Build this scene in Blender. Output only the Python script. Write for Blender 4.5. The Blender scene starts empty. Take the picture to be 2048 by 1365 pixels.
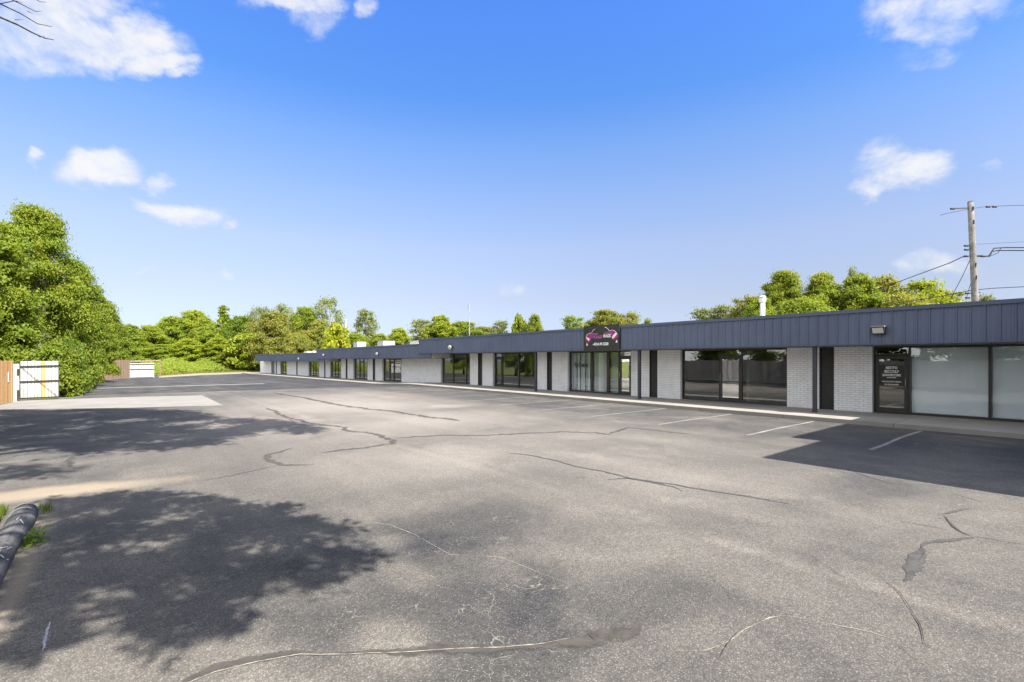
import bpy, math, random
import numpy as np
from mathutils import Vector, Matrix

scn = bpy.context.scene
COL = scn.collection
R = math.radians

# ------------------------------------------------------------------ camera
F, CX, HY, CAMH = 975.0, 1024.0, 720.0, 2.0          # focal length / centre / horizon of the 2048 px photograph
CA, SA = math.cos(R(39.2)), math.sin(R(39.2))
cam = bpy.data.cameras.new('camera')
cam.sensor_width = 36.0
cam.lens = 36.0 * F / 2048.0
cam.shift_y = (HY - 682.5) / 2048.0
cam.clip_start = 0.05
cam.clip_end = 3000
camo = bpy.data.objects.new('camera', cam)
camo.location = (0, 0, CAMH)
camo.rotation_euler = (R(90), 0, -R(39.2))
COL.objects.link(camo)
scn.camera = camo

# ------------------------------------------------------------------ light
EL, AZ = R(47), R(8)                                    # sun height; swing of the sun off the line of the shops
SUND = Vector((-math.sin(AZ) * math.cos(EL), math.cos(AZ) * math.cos(EL), -math.sin(EL)))   # way the light travels
sun = bpy.data.lights.new('sun', 'SUN')
sun.energy = 3.7
sun.angle = R(0.53)
sun.color = (1.0, 0.955, 0.88)
suno = bpy.data.objects.new('sun', sun)
suno.rotation_euler = SUND.to_track_quat('-Z', 'Y').to_euler()
suno.location = (0, -20, 40)
COL.objects.link(suno)

scn.view_settings.view_transform = 'Standard'
scn.view_settings.look = 'None'
scn.view_settings.gamma = 1
scn.view_settings.exposure = 1.95
EXPO = scn.view_settings.exposure


class NT:
    """small helper for writing node trees"""
    def __init__(s, tree):
        s.t = tree
    def node(s, typ, ins=None, **props):
        n = s.t.nodes.new(typ)
        for k, v in props.items():
            setattr(n, k, v)
        for k, v in (ins or {}).items():
            s.put(n.inputs[k], v)
        return n
    def put(s, sock, v):
        if isinstance(v, bpy.types.NodeSocket):
            s.t.links.new(v, sock)
        elif v is not None:
            if sock.type == 'RGBA' and len(v) == 3:
                v = (*v, 1)
            sock.default_value = v
    def m(s, op, a, b=None, c=None, clamp=False):
        n = s.t.nodes.new('ShaderNodeMath')
        n.operation = op
        n.use_clamp = clamp
        s.put(n.inputs[0], a)
        if b is not None: s.put(n.inputs[1], b)
        if c is not None: s.put(n.inputs[2], c)
        return n.outputs[0]
    def mix(s, f, a, b, blend='MIX'):
        n = s.t.nodes.new('ShaderNodeMix')
        n.data_type = 'RGBA'
        n.blend_type = blend
        s.put(n.inputs['Factor'], f)
        s.put(n.inputs[6], a)
        s.put(n.inputs[7], b)
        return n.outputs[2]
    def rng(s, v, a, b, c=0.0, d=1.0, smooth=True):
        n = s.t.nodes.new('ShaderNodeMapRange')
        n.interpolation_type = 'SMOOTHSTEP' if smooth else 'LINEAR'
        s.put(n.inputs[0], v)
        for i, q in enumerate((a, b, c, d)):
            n.inputs[i + 1].default_value = q
        return n.outputs[0]
    def noise(s, vec, scale, detail=3, rough=0.55, dist=0.0):
        n = s.node('ShaderNodeTexNoise', {'Vector': vec, 'Scale': scale, 'Detail': detail, 'Roughness': rough, 'Distortion': dist})
        return n.outputs['Fac']
    def obj(s):
        return s.node('ShaderNodeTexCoord').outputs['Object']
    def xyz(s, v):
        n = s.node('ShaderNodeSeparateXYZ', {0: v})
        return n.outputs
    def comb(s, x, y, z):
        return s.node('ShaderNodeCombineXYZ', {0: x, 1: y, 2: z}).outputs[0]
    def vmul(s, v, k):
        return s.node('ShaderNodeVectorMath', {0: v, 1: k}, operation='MULTIPLY').outputs[0]
    def bump(s, h, strength=0.3, dist=0.01):
        return s.node('ShaderNodeBump', {'Height': h, 'Strength': strength, 'Distance': dist}).outputs[0]


# ------------------------------------------------------------------ world: Nishita sky with fair-weather clouds
def px_dir(x, y):
    a, b = (x - CX) / F, (HY - y) / F
    v = Vector((CA * a + SA, CA - SA * a, b))
    return v.normalized()

world = bpy.data.worlds.new('World')
scn.world = world
world.use_nodes = True
w = NT(world.node_tree)
world.node_tree.nodes.clear()
sky = w.node('ShaderNodeTexSky')
sky.sky_type = 'NISHITA'
sky.sun_disc = False
sky.sun_elevation = EL
sky.sun_rotation = math.atan2(-SUND.x, -SUND.y)
sky.altitude = 200
sky.air_density = 1.0
sky.dust_density = 0.6
sky.ozone_density = 2.5
dirv = w.node('ShaderNodeNewGeometry').outputs['Incoming']
dirv = w.vmul(dirv, (-1, -1, -1))
dx, dy, dz = w.xyz(dirv)
az = w.m('ARCTAN2', dx, dy)
el = w.m('ARCSINE', dz)
wc = w.node('ShaderNodeTexNoise', {'Vector': w.vmul(dirv, (1, 1, 1.5)), 'Scale': 7.0, 'Detail': 7, 'Roughness': 0.6}).outputs['Color']
wr, wg, wb = w.xyz(wc)
az = w.m('ADD', az, w.m('MULTIPLY', w.m('SUBTRACT', wr, 0.5), 0.16))
el = w.m('ADD', el, w.m('MULTIPLY', w.m('SUBTRACT', wg, 0.5), 0.11))
wn = w.noise(dirv, 3.0, 3, 0.6)
wn2 = w.noise(w.vmul(dirv, (1.0, 1.0, 1.6)), 11.0, 8, 0.62, 0.3)
clouds = [  # centre px, half size px, weight
    (70, 70, 190, 70, 1.0), (215, 85, 150, 60, 1.0), (310, 125, 80, 36, .95), (365, 152, 34, 18, .7), (110, 5, 200, 60, .8), (60, 118, 170, 40, .5),
    (212, 345, 95, 38, 1.0), (325, 355, 34, 20, .6), (366, 421, 88, 34, 1.0), (452, 436, 30, 17, .65), (50, 320, 26, 17, .6),
    (590, 5, 110, 28, .85), (625, 35, 55, 40, .55), (740, 6, 25, 20, .5),
    (1840, 35, 110, 62, .95), (1940, 5, 90, 40, .85), (1860, 118, 75, 34, .42), (1815, 345, 120, 50, 1.0), (1770, 368, 95, 28, .7),
    (1022, 577, 34, 22, .42), (1885, 517, 50, 24, .30), (285, 546, 32, 12, .4), (465, 570, 24, 10, .35), (2025, 316, 34, 14, .45), (395, 560, 24, 10, .2)]
mx = None
for (x, y, hw, hh, wt) in clouds:
    d = px_dir(x, y)
    dl, dr, du = px_dir(x - hw, y), px_dir(x + hw, y), px_dir(x, y - hh)
    dd = px_dir(x, y + hh)
    a0, e0 = math.atan2(d.x, d.y), math.asin(d.z)
    wa = abs(math.atan2(dr.x, dr.y) - math.atan2(dl.x, dl.y)) / 2
    we = abs(math.asin(du.z) - math.asin(dd.z)) / 2
    u = w.m('MULTIPLY', w.m('SUBTRACT', az, a0), 1 / wa)
    # tilt of the local axes
    tilt = (math.asin(dr.z) - math.asin(dl.z)) / (2 * wa)
    v0 = w.m('SUBTRACT', w.m('SUBTRACT', el, e0), w.m('MULTIPLY', w.m('SUBTRACT', az, a0), tilt))
    v = w.m('MULTIPLY', v0, 1 / we)
    r2 = w.m('ADD', w.m('MULTIPLY', u, u), w.m('MULTIPLY', v, v))
    val = w.m('MULTIPLY', w.m('SUBTRACT', 1.0, r2), wt)
    val = w.m('MINIMUM', val, wt * 0.75)
    mx = val if mx is None else w.m('MAXIMUM', mx, val)
den = w.m('ADD', w.m('ADD', mx, w.m('MULTIPLY', w.m('SUBTRACT', wn2, 0.5), 2.6)), w.m('MULTIPLY', w.m('SUBTRACT', wn, 0.5), 0.5))
den = w.rng(den, -0.30, 1.12)
den = w.m('MULTIPLY', den, w.rng(mx, -0.8, 0.1))
# unseen broken cloud added behind the camera to lift the fill in shade
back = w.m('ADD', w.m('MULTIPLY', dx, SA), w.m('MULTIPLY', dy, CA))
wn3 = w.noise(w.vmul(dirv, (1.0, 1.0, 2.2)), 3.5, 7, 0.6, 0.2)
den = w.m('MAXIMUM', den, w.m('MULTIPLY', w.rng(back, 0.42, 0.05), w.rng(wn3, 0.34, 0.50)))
# clear deep blue overhead, milky towards the horizon
tr = w.node('ShaderNodeValToRGB', {0: dz})
TINT = [(0.0, (.36, .37, .55)), (.03, (.35, .36, .50)), (.122, (.54, .44, .45)), (.22, (.70, .57, .56)), (.311, (.68, .64, .69)), (.395, (.57, .66, .80)), (.47, (.38, .61, .90)), (.58, (.38, .63, 1.06))]
ce = tr.color_ramp.elements
ce[0].position = TINT[0][0]; ce[0].color = (*TINT[0][1], 1)
ce[1].position = TINT[-1][0]; ce[1].color = (*TINT[-1][1], 1)
for p_, c_ in TINT[1:-1]:
    q_ = ce.new(p_); q_.color = (*c_, 1)
skyc = w.mix(1.0, sky.outputs[0], tr.outputs[0], 'MULTIPLY')
SKY_STRENGTH = 0.085
ccol = w.mix(den, (0.70, 0.78, 0.95), (1.0, 0.99, 0.98))
FILL_CLOUD = 2.3                                         # brightness boost of the added cloud, for neutral fill light
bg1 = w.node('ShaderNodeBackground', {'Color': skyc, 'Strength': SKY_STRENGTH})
bg2 = w.node('ShaderNodeBackground', {'Color': ccol, 'Strength': w.m('MULTIPLY', w.rng(back, 0.42, 0.05, 1.0, FILL_CLOUD), 0.98 / 2 ** EXPO)})
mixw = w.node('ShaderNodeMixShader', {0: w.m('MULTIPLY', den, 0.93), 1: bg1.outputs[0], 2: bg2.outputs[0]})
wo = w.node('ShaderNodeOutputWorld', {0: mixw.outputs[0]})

# ------------------------------------------------------------------ geometry helpers
def at(x, y, depth):
    a = (x - CX) / F
    return Vector((depth * (CA * a + SA), depth * (CA - SA * a), CAMH - (y - HY) / F * depth))

def ground(Y):
    """height of the lot: level by the near shops, dropping a little towards the far end"""
    if Y < 34: return 0.0
    if Y < 42: 
        t = (Y - 34) / 8
        return -0.22 * t * t * (3 - 2 * t)
    return -0.22 - 0.0049 * (min(Y, 130) - 42)

def gnd(x, y, lift=0.0):
    z = 0.0
    for _ in range(6):
        d = F * (CAMH - z) / (y - HY)
        p = at(x, y, d)
        z = ground(p.y)
    p.z = z + lift
    return p

def yon(x, X):
    a = (x - CX) / F
    d = X / (CA * a + SA)
    return d * (CA - SA * a)

ORIGIN = {}

class MB:
    def __init__(s):
        s.v, s.f, s.mi, s.at = [], [], [], []
    def face(s, pts, m=0):
        i = len(s.v)
        s.v += [tuple(p) for p in pts]
        s.f.append(tuple(range(i, i + len(pts))))
        s.mi.append(m)
    def box(s, x0, x1, y0, y1, z0, z1, m=0):
        s.hexa([(x0, y0, z0), (x1, y0, z0), (x1, y1, z0), (x0, y1, z0)], [(x0, y0, z1), (x1, y0, z1), (x1, y1, z1), (x0, y1, z1)], m)
    def hexa(s, lo, hi, m=0):
        i = len(s.v)
        s.v += [tuple(p) for p in lo] + [tuple(p) for p in hi]
        n = len(lo)
        s.f.append(tuple(i + k for k in reversed(range(n)))); s.mi.append(m)
        s.f.append(tuple(i + n + k for k in range(n))); s.mi.append(m)
        for k in range(n):
            q = (k + 1) % n
            s.f.append((i + k, i + q, i + n + q, i + n + k)); s.mi.append(m)
    def bar(s, p, q, wd, ht, m=0, up=(0, 0, 1)):
        """a straight bar with rectangular section"""
        p, q = Vector(p), Vector(q)
        d = (q - p).normalized()
        u = Vector(up)
        if abs(d.dot(u)) > 0.98: u = Vector((1, 0, 0))
        a = d.cross(u).normalized() * wd / 2
        b = a.cross(d).normalized() * ht / 2
        s.hexa([p - a - b, p + a - b, p + a + b, p - a + b], [q - a - b, q + a - b, q + a + b, q - a + b], m)
    def tube(s, pts, rad, n=8, m=0, cap=True):
        pts = [Vector(p) for p in pts]
        if not hasattr(rad, '__len__'): rad = [rad] * len(pts)
        base = len(s.v)
        ref = Vector((0.31, 0.17, 0.93))
        for i, p in enumerate(pts):
            d = (pts[min(i + 1, len(pts) - 1)] - pts[max(i - 1, 0)]).normalized()
            a = d.cross(ref)
            if a.length < 0.05: a = d.cross(Vector((1, 0, 0)))
            a.normalize()
            b = d.cross(a)
            for k in range(n):
                t = 2 * math.pi * k / n
                s.v.append(tuple(p + (a * math.cos(t) + b * math.sin(t)) * rad[i]))
        for i in range(len(pts) - 1):
            for k in range(n):
                q = (k + 1) % n
                s.f.append((base + i * n + k, base + i * n + q, base + (i + 1) * n + q, base + (i + 1) * n + k)); s.mi.append(m)
        if cap:
            s.f.append(tuple(base + k for k in reversed(range(n)))); s.mi.append(m)
            e = base + (len(pts) - 1) * n
            s.f.append(tuple(e + k for k in range(n))); s.mi.append(m)
    def build(s, name, mats, parent=None, smooth=False, origin=None):
        if not isinstance(mats, (list, tuple)): mats = [mats]
        o = Vector((0, 0, 0))
        if parent is not None: o = ORIGIN.get(parent.name, o)
        if origin is not None: o = Vector(origin)
        me = bpy.data.meshes.new(name)
        me.from_pydata([(p[0] - o.x, p[1] - o.y, p[2] - o.z) for p in s.v], [], s.f)
        for m in mats: me.materials.append(m)
        me.polygons.foreach_set('material_index', s.mi)
        if smooth: me.polygons.foreach_set('use_smooth', [True] * len(s.f))
        me.update()
        if s.at and len(s.at) == len(s.v):
            at_ = me.attributes.new('core', 'FLOAT', 'POINT')
            at_.data.foreach_set('value', s.at)
        ob = bpy.data.objects.new(name, me)
        COL.objects.link(ob)
        if parent is not None:
            ob.parent = parent
        elif origin is not None:
            ob.location = o
        ORIGIN[ob.name] = o
        return ob

def tag(o, label, cat, group=None, kind=None):
    o['label'] = label
    o['category'] = cat
    if group: o['group'] = group
    if kind: o['kind'] = kind
    return o

def thing(name, loc, label, cat, group=None):
    o = bpy.data.objects.new(name, None)
    o.empty_display_size = 0.3
    o.location = loc
    COL.objects.link(o)
    ORIGIN[o.name] = Vector(loc)
    return tag(o, label, cat, group)

def structure(o, label=None):
    o['kind'] = 'structure'
    if label: o['label'] = label
    return o

# ------------------------------------------------------------------ materials
MATS = {}
def newmat(name):
    m = bpy.data.materials.new(name)
    m.use_nodes = True
    nt = NT(m.node_tree)
    b = m.node_tree.nodes['Principled BSDF']
    MATS[name] = m
    return m, nt, b

def plain(name, col, rough=0.6, metal=0.0, var=0.12, scale=6.0, bump=0.0, spec=0.4, streak=0.0):
    """painted or raw surface with uneven tone"""
    m, n, b = newmat(name)
    o = n.obj()
    f = n.noise(o, scale, 5, 0.6)
    lo = tuple(c * (1 - var) for c in col)
    hi = tuple(min(1, c * (1 + var)) for c in col)
    c = n.mix(n.rng(f, 0.3, 0.7), lo, hi)
    if streak:
        st = n.noise(n.vmul(o, (9, 9, 0.5)), 1.0, 4, 0.6)
        c = n.mix(n.m('MULTIPLY', n.rng(st, 0.5, 0.75), streak), c, tuple(q * 0.45 for q in col))
    n.put(b.inputs['Base Color'], c)
    b.inputs['Roughness'].default_value = rough
    b.inputs['Metallic'].default_value = metal
    b.inputs['Specular IOR Level'].default_value = spec
    if bump:
        n.put(b.inputs['Normal'], n.bump(n.noise(o, scale * 8, 4), bump, 0.01))
    return m

def mat_asphalt():
    m, n, b = newmat('asphalt')
    o = n.obj()
    X, Y, Z = n.xyz(o)
    n1 = n.noise(o, 0.16, 4, 0.6, 0.4)
    n2 = n.noise(o, 0.75, 6, 0.62, 0.5)
    n3 = n.noise(o, 5.0, 4, 0.65)
    # long lanes left by the paver and by tyres, along the shops
    lane = n.noise(n.vmul(o, (1.1, 0.05, 1)), 1.0, 4, 0.6)
    val = n.m('ADD', n.m('MULTIPLY', n1, 0.62), n.m('ADD', n.m('MULTIPLY', n2, 0.75), n.m('MULTIPLY', n3, 0.22)))
    val = n.m('ADD', val, n.m('MULTIPLY', lane, 0.34))
    val = n.m('SUBTRACT', val, 0.445)
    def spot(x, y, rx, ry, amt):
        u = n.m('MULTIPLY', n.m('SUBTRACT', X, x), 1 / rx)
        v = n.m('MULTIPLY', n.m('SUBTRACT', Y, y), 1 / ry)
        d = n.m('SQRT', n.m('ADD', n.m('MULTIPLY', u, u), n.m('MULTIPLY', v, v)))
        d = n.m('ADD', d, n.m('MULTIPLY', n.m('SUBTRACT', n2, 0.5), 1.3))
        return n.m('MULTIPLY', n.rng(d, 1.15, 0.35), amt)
    spots = [(1.9, 3.6, 1.3, 1.6, -.24), (2.6, 4.9, 2.0, 1.0, -.14), (3.2, 2.6, 1.2, .8, -.14), (0.4, 3.6, 1.3, 1.0, .06), (-1.0, 21, 4.6, 7.5, -.24),  # last spot here is painted shade, deepening the tree shadow on the paving
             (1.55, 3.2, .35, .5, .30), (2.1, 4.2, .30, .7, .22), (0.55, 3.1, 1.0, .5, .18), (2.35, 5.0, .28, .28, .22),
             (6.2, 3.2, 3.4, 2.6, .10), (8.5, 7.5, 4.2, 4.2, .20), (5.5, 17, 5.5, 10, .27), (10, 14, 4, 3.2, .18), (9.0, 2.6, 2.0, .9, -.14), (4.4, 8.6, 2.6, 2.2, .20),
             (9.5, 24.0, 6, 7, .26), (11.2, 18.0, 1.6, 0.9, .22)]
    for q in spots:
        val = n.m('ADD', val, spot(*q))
    # stalls along the kerb and the far end of the lot carry newer, darker sealer
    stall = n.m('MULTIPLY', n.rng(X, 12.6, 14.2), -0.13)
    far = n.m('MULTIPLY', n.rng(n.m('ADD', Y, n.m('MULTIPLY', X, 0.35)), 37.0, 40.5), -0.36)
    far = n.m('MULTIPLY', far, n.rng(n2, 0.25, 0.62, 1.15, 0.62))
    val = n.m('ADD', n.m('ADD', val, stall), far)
    seam = n.m('ABSOLUTE', n.m('SUBTRACT', X, n.m('ADD', 5.0, n.m('MULTIPLY', n1, 0.5))))
    val = n.m('ADD', val, n.m('MULTIPLY', n.rng(seam, 0.20, 0.05), n.m('MULTIPLY', n.rng(n2, 0.3, 0.6), 0.10)))
    cr = n.node('ShaderNodeValToRGB', {0: val})
    e = cr.color_ramp.elements
    e[0].position = 0.08; e[0].color = (0.038, 0.038, 0.041, 1)
    e[1].position = 0.98; e[1].color = (0.268, 0.239, 0.207, 1)
    k = e.new(0.38); k.color = (0.086, 0.081, 0.075, 1)
    k = e.new(0.62); k.color = (0.150, 0.136, 0.119, 1)
    col = cr.outputs[0]
    # aggregate: stones 6-20 mm in a darker binder
    v = n.node('ShaderNodeTexVoronoi', {'Vector': n.vmul(o, (1, 1, 0)), 'Scale': 80.0})
    sr, sg, sb = n.xyz(v.outputs['Color'])
    stone = n.m('MULTIPLY', n.rng(v.outputs['Distance'], 0.62, 0.15), n.rng(sr, 0.1, 1.0, 0.62, 1.45, False))
    big = n.noise(o, 24.0, 4, 0.7)
    agg = n.m('MULTIPLY', n.m('ADD', 0.62, n.m('MULTIPLY', stone, 0.50)), n.rng(big, 0.3, 0.7, 0.80, 1.18))
    col = n.mix(1.0, col, n.comb(agg, agg, agg), 'MULTIPLY')
    # pale stones worn bright
    pale = n.m('MULTIPLY', n.m('GREATER_THAN', sg, 0.93), n.rng(v.outputs['Distance'], 0.5, 0.3))
    col = n.mix(n.m('MULTIPLY', pale, 0.22), col, (0.46, 0.44, 0.40))
    # thin crazing, whitened, in the dark sealer
    wv = n.node('ShaderNodeVectorMath', {0: o, 1: n.node('ShaderNodeTexNoise', {'Vector': o, 'Scale': 2.0, 'Detail': 4}).outputs['Color']}, operation='ADD').outputs[0]
    ve = n.node('ShaderNodeTexVoronoi', {'Vector': n.vmul(wv, (1, 1, 0)), 'Scale': 2.6}, feature='DISTANCE_TO_EDGE').outputs['Distance']
    ve2 = n.node('ShaderNodeTexVoronoi', {'Vector': n.vmul(wv, (1, 1, 0)), 'Scale': 8.5}, feature='DISTANCE_TO_EDGE').outputs['Distance']
    ln = n.m('MAXIMUM', n.rng(ve, 0.012, 0.003), n.m('MULTIPLY', n.rng(ve2, 0.03, 0.01), n.rng(n3, 0.52, 0.66)))
    ln = n.m('MULTIPLY', ln, n.m('MULTIPLY', n.rng(n.noise(o, 1.7, 3), 0.48, 0.62), n.rng(val, 0.48, 0.25)))
    ln = n.m('MULTIPLY', ln, n.rng(Y, 14, 6))
    col = n.mix(n.m('MULTIPLY', ln, 0.30), col, (0.42, 0.39, 0.32))
    # dark crazing where the binder has worn away
    ve3 = n.node('ShaderNodeTexVoronoi', {'Vector': n.vmul(wv, (1, 1, 0)), 'Scale': 1.15}, feature='DISTANCE_TO_EDGE').outputs['Distance']
    dk = n.m('MULTIPLY', n.rng(ve3, 0.010, 0.002), n.rng(n.noise(o, 0.9, 3), 0.55, 0.68))
    col = n.mix(n.m('MULTIPLY', dk, 0.6), col, (0.05, 0.048, 0.045))
    # dirt and leaf litter swept against the kerb
    kb = n.m('ADD', n.rng(X, 17.30, 17.74), n.m('MULTIPLY', n.m('SUBTRACT', n.noise(o, 3.2, 5, 0.7), 0.62), 2.2))
    kb = n.m('MULTIPLY', n.rng(kb, 0.35, 0.8), n.rng(X, 16.9, 17.5))
    col = n.mix(n.m('MULTIPLY', kb, 0.8), col, (0.055, 0.045, 0.032))
    # oil drips in the stalls
    oil = n.m('MULTIPLY', n.rng(n.noise(o, 1.35, 4, 0.6, 0.6), 0.60, 0.72), n.rng(X, 12.8, 14.0))
    col = n.mix(n.m('MULTIPLY', oil, 0.55), col, (0.035, 0.034, 0.034))
    # blown sand beside the verge
    u = n.m('MULTIPLY', n.m('SUBTRACT', X, -0.55), 1 / 1.7)
    vv = n.m('MULTIPLY', n.m('SUBTRACT', n.m('SUBTRACT', Y, 10.0), n.m('MULTIPLY', X, -0.12)), 1 / 0.55)
    dd = n.m('ADD', n.m('SQRT', n.m('ADD', n.m('MULTIPLY', u, u), n.m('MULTIPLY', vv, vv))), n.m('MULTIPLY', n.m('SUBTRACT', n2, 0.5), 1.4))
    col = n.mix(n.m('MULTIPLY', n.rng(dd, 1.1, 0.3), 0.5), col, (0.36, 0.29, 0.20))
    # litter line along the log
    dl = n.m('ADD', n.m('MULTIPLY', n.m('ABSOLUTE', n.m('SUBTRACT', X, -0.70)), 5.5), n.m('MULTIPLY', n.m('SUBTRACT', n2, 0.5), 1.5))
    dl = n.m('MULTIPLY', n.rng(dl, 0.9, 0.25), n.m('MULTIPLY', n.rng(Y, 9.4, 8.6), n.rng(Y, 4.6, 6.0)))
    col = n.mix(n.m('MULTIPLY', dl, 0.4), col, (0.26, 0.21, 0.14))
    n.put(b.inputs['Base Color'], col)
    b.inputs['Roughness'].default_value = 0.88
    b.inputs['Specular IOR Level'].default_value = 0.25
    h = n.m('ADD', n.m('MULTIPLY', stone, 0.6), n.m('MULTIPLY', big, 0.7))
    n.put(b.inputs['Normal'], n.bump(h, 0.24, 0.012))
    return m

def mat_brick():
    m, n, b = newmat('painted_brick')
    o = n.obj()
    X, Y, Z = n.xyz(o)
    vec = n.comb(n.m('ADD', Y, X), Z, 0)
    br = n.node('ShaderNodeTexBrick', {'Vector': vec, 'Color1': (0.88, 0.88, 0.88), 'Color2': (0.82, 0.82, 0.825), 'Mortar': (0.45, 0.45, 0.46), 'Scale': 1.0,
                                       'Mortar Size': 0.0075, 'Mortar Smooth': 0.25, 'Bias': 0.0, 'Brick Width': 0.26, 'Row Height': 0.081})
    f = n.noise(o, 2.2, 5, 0.6)
    c = n.mix(n.rng(f, 0.35, 0.75), br.outputs['Color'], (0.60, 0.585, 0.57), 'MIX')
    c = n.mix(0.55, br.outputs['Color'], c)
    st = n.noise(n.vmul(o, (3, 3, 0.4)), 1.0, 5, 0.6)
    c = n.mix(n.m('MULTIPLY', n.rng(st, 0.55, 0.8), 0.25), c, (0.50, 0.48, 0.45))
    n.put(b.inputs['Base Color'], c)
    b.inputs['Roughness'].default_value = 0.6
    b.inputs['Specular IOR Level'].default_value = 0.3
    h = n.m('ADD', n.m('MULTIPLY', br.outputs['Fac'], -1.0), n.m('MULTIPLY', n.noise(o, 40, 3), 0.25))
    n.put(b.inputs['Normal'], n.bump(h, 0.6, 0.008))
    return m

def mat_glass(name, tint, refl, rough=0.0):
    m, n, b = newmat(name)
    nt = m.node_tree
    nt.nodes.remove(b)
    out = nt.nodes['Material Output']
    o = n.obj()
    # float glass is never quite flat
    nb = n.bump(n.noise(o, 1.1, 2, 0.5), 0.035, 0.05)
    lw = n.node('ShaderNodeFresnel', {'IOR': 1.5, 'Normal': nb}).outputs[0]
    f = n.m('ADD', n.m('MULTIPLY', lw, 1.5), refl, clamp=True)
    f = n.m('MULTIPLY', f, n.m('SUBTRACT', 1.0, n.node('ShaderNodeNewGeometry').outputs['Backfacing']))
    tr = n.node('ShaderNodeBsdfTransparent', {'Color': tint})
    gl = n.node('ShaderNodeBsdfGlossy', {'Color': (0.95, 0.97, 0.96), 'Roughness': rough, 'Normal': nb})
    mx_ = n.node('ShaderNodeMixShader', {0: f, 1: tr.outputs[0], 2: gl.outputs[0]})
    nt.links.new(mx_.outputs[0], out.inputs[0])
    return m

def mat_leaf(name, trans=0.46):
    m, n, b = newmat(name)
    nt = m.node_tree
    out = nt.nodes['Material Output']
    oi = n.node('ShaderNodeObjectInfo')
    rnd = n.node('ShaderNodeAttribute', attribute_name='rnd').outputs['Fac']
    o = n.obj()
    f = n.noise(o, 0.55, 3, 0.6)
    k = n.m('ADD', n.m('MULTIPLY', n.rng(rnd, 0, 1, 0.76, 1.22, False), 0.7), n.m('MULTIPLY', n.rng(f, 0.3, 0.7, 0.75, 1.25), 0.35))
    c = n.mix(1.0, oi.outputs['Color'], n.comb(k, k, k), 'MULTIPLY')
    hs = n.node('ShaderNodeHueSaturation', {'Hue': n.rng(f, 0.3, 0.7, 0.515, 0.488), 'Color': c})
    c = hs.outputs[0]
    n.put(b.inputs['Base Color'], c)
    b.inputs['Roughness'].default_value = 0.55
    b.inputs['Specular IOR Level'].default_value = 0.2
    tl = n.node('ShaderNodeBsdfTranslucent', {'Color': n.mix(1.0, c, (1.5, 1.35, 0.6), 'MULTIPLY')})
    mx_ = n.node('ShaderNodeMixShader', {0: trans, 1: b.outputs[0], 2: tl.outputs[0]})
    nt.links.new(mx_.outputs[0], out.inputs[0])
    return m

def mat_wood(name, lo, hi, scale=1.0):
    m, n, b = newmat(name)
    o = n.obj()
    X, Y, Z = n.xyz(o)
    u = n.m('ADD', n.m('MULTIPLY', X, 1.0), Y)
    plank = n.node('ShaderNodeTexWhiteNoise', {'W': n.m('FLOOR', n.m('MULTIPLY', u, 1 / 0.145))}, noise_dimensions='1D').outputs[0]
    g = n.noise(n.vmul(o, (18 * scale, 18 * scale, 1.4 * scale)), 1.0, 5, 0.65)
    f = n.m('ADD', n.m('MULTIPLY', g, 0.65), n.m('MULTIPLY', plank, 0.35))
    n.put(b.inputs['Base Color'], n.mix(n.rng(f, 0.25, 0.75), lo, hi))
    b.inputs['Roughness'].default_value = 0.8
    n.put(b.inputs['Normal'], n.bump(g, 0.4, 0.006))
    return m

def mat_concrete(name='concrete', lo=(0.195, 0.18, 0.158), hi=(0.27, 0.25, 0.218)):
    m, n, b = newmat(name)
    o = n.obj()
    X, Y, Z = n.xyz(o)
    f = n.noise(o, 0.7, 6, 0.65)
    g = n.noise(o, 45, 4, 0.6)
    c = n.mix(n.rng(f, 0.3, 0.72), lo, hi)
    c = n.mix(n.rng(g, 0.35, 0.75, 0, 0.4), c, (0.26, 0.245, 0.22))
    st = n.noise(o, 2.6, 5, 0.7)
    c = n.mix(n.rng(st, 0.62, 0.78, 0, 0.4), c, (0.22, 0.20, 0.175))
    jt = n.m('ABSOLUTE', n.m('SUBTRACT', n.m('FRACT', n.m('MULTIPLY', n.m('ADD', Y, 0.55), 1 / 3.05)), 0.5))
    j = n.rng(jt, 0.005, 0.0025)
    c = n.mix(n.m('MULTIPLY', j, 0.8), c, (0.07, 0.065, 0.06))
    n.put(b.inputs['Base Color'], c)
    b.inputs['Roughness'].default_value = 0.85
    n.put(b.inputs['Normal'], n.bump(n.m('SUBTRACT', n.m('MULTIPLY', g, 0.5), j), 0.35, 0.01))
    return m

def mat_paint_line():
    m, n, b = newmat('worn_white_paint')
    nt = m.node_tree
    o = n.obj()
    g = n.noise(o, 30, 5, 0.7)
    f = n.noise(o, 1.6, 4, 0.6)
    wear = n.m('ADD', n.m('MULTIPLY', g, 0.7), n.m('MULTIPLY', f, 0.5))
    n.put(b.inputs['Base Color'], n.mix(n.rng(wear, 0.46, 0.66), (0.27, 0.255, 0.232), (0.15, 0.138, 0.122)))
    b.inputs['Roughness'].default_value = 0.8
    return m

def mat_soil(name, cols, scale=1.2):
    m, n, b = newmat(name)
    o = n.obj()
    f = n.noise(o, scale, 6, 0.65)
    g = n.noise(o, scale * 14, 4, 0.6)
    v = n.m('ADD', n.m('MULTIPLY', f, 0.6), n.m('MULTIPLY', g, 0.4))
    cr = n.node('ShaderNodeValToRGB', {0: v})
    e = cr.color_ramp.elements
    e[0].position = 0.34; e[0].color = (*cols[0], 1)
    e[1].position = 0.66; e[1].color = (*cols[2], 1)
    k = e.new(0.5); k.color = (*cols[1], 1)
    n.put(b.inputs['Base Color'], cr.outputs[0])
    b.inputs['Roughness'].default_value = 0.95
    b.inputs['Specular IOR Level'].default_value = 0.1
    n.put(b.inputs['Normal'], n.bump(g, 0.6, 0.03))
    return m

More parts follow.
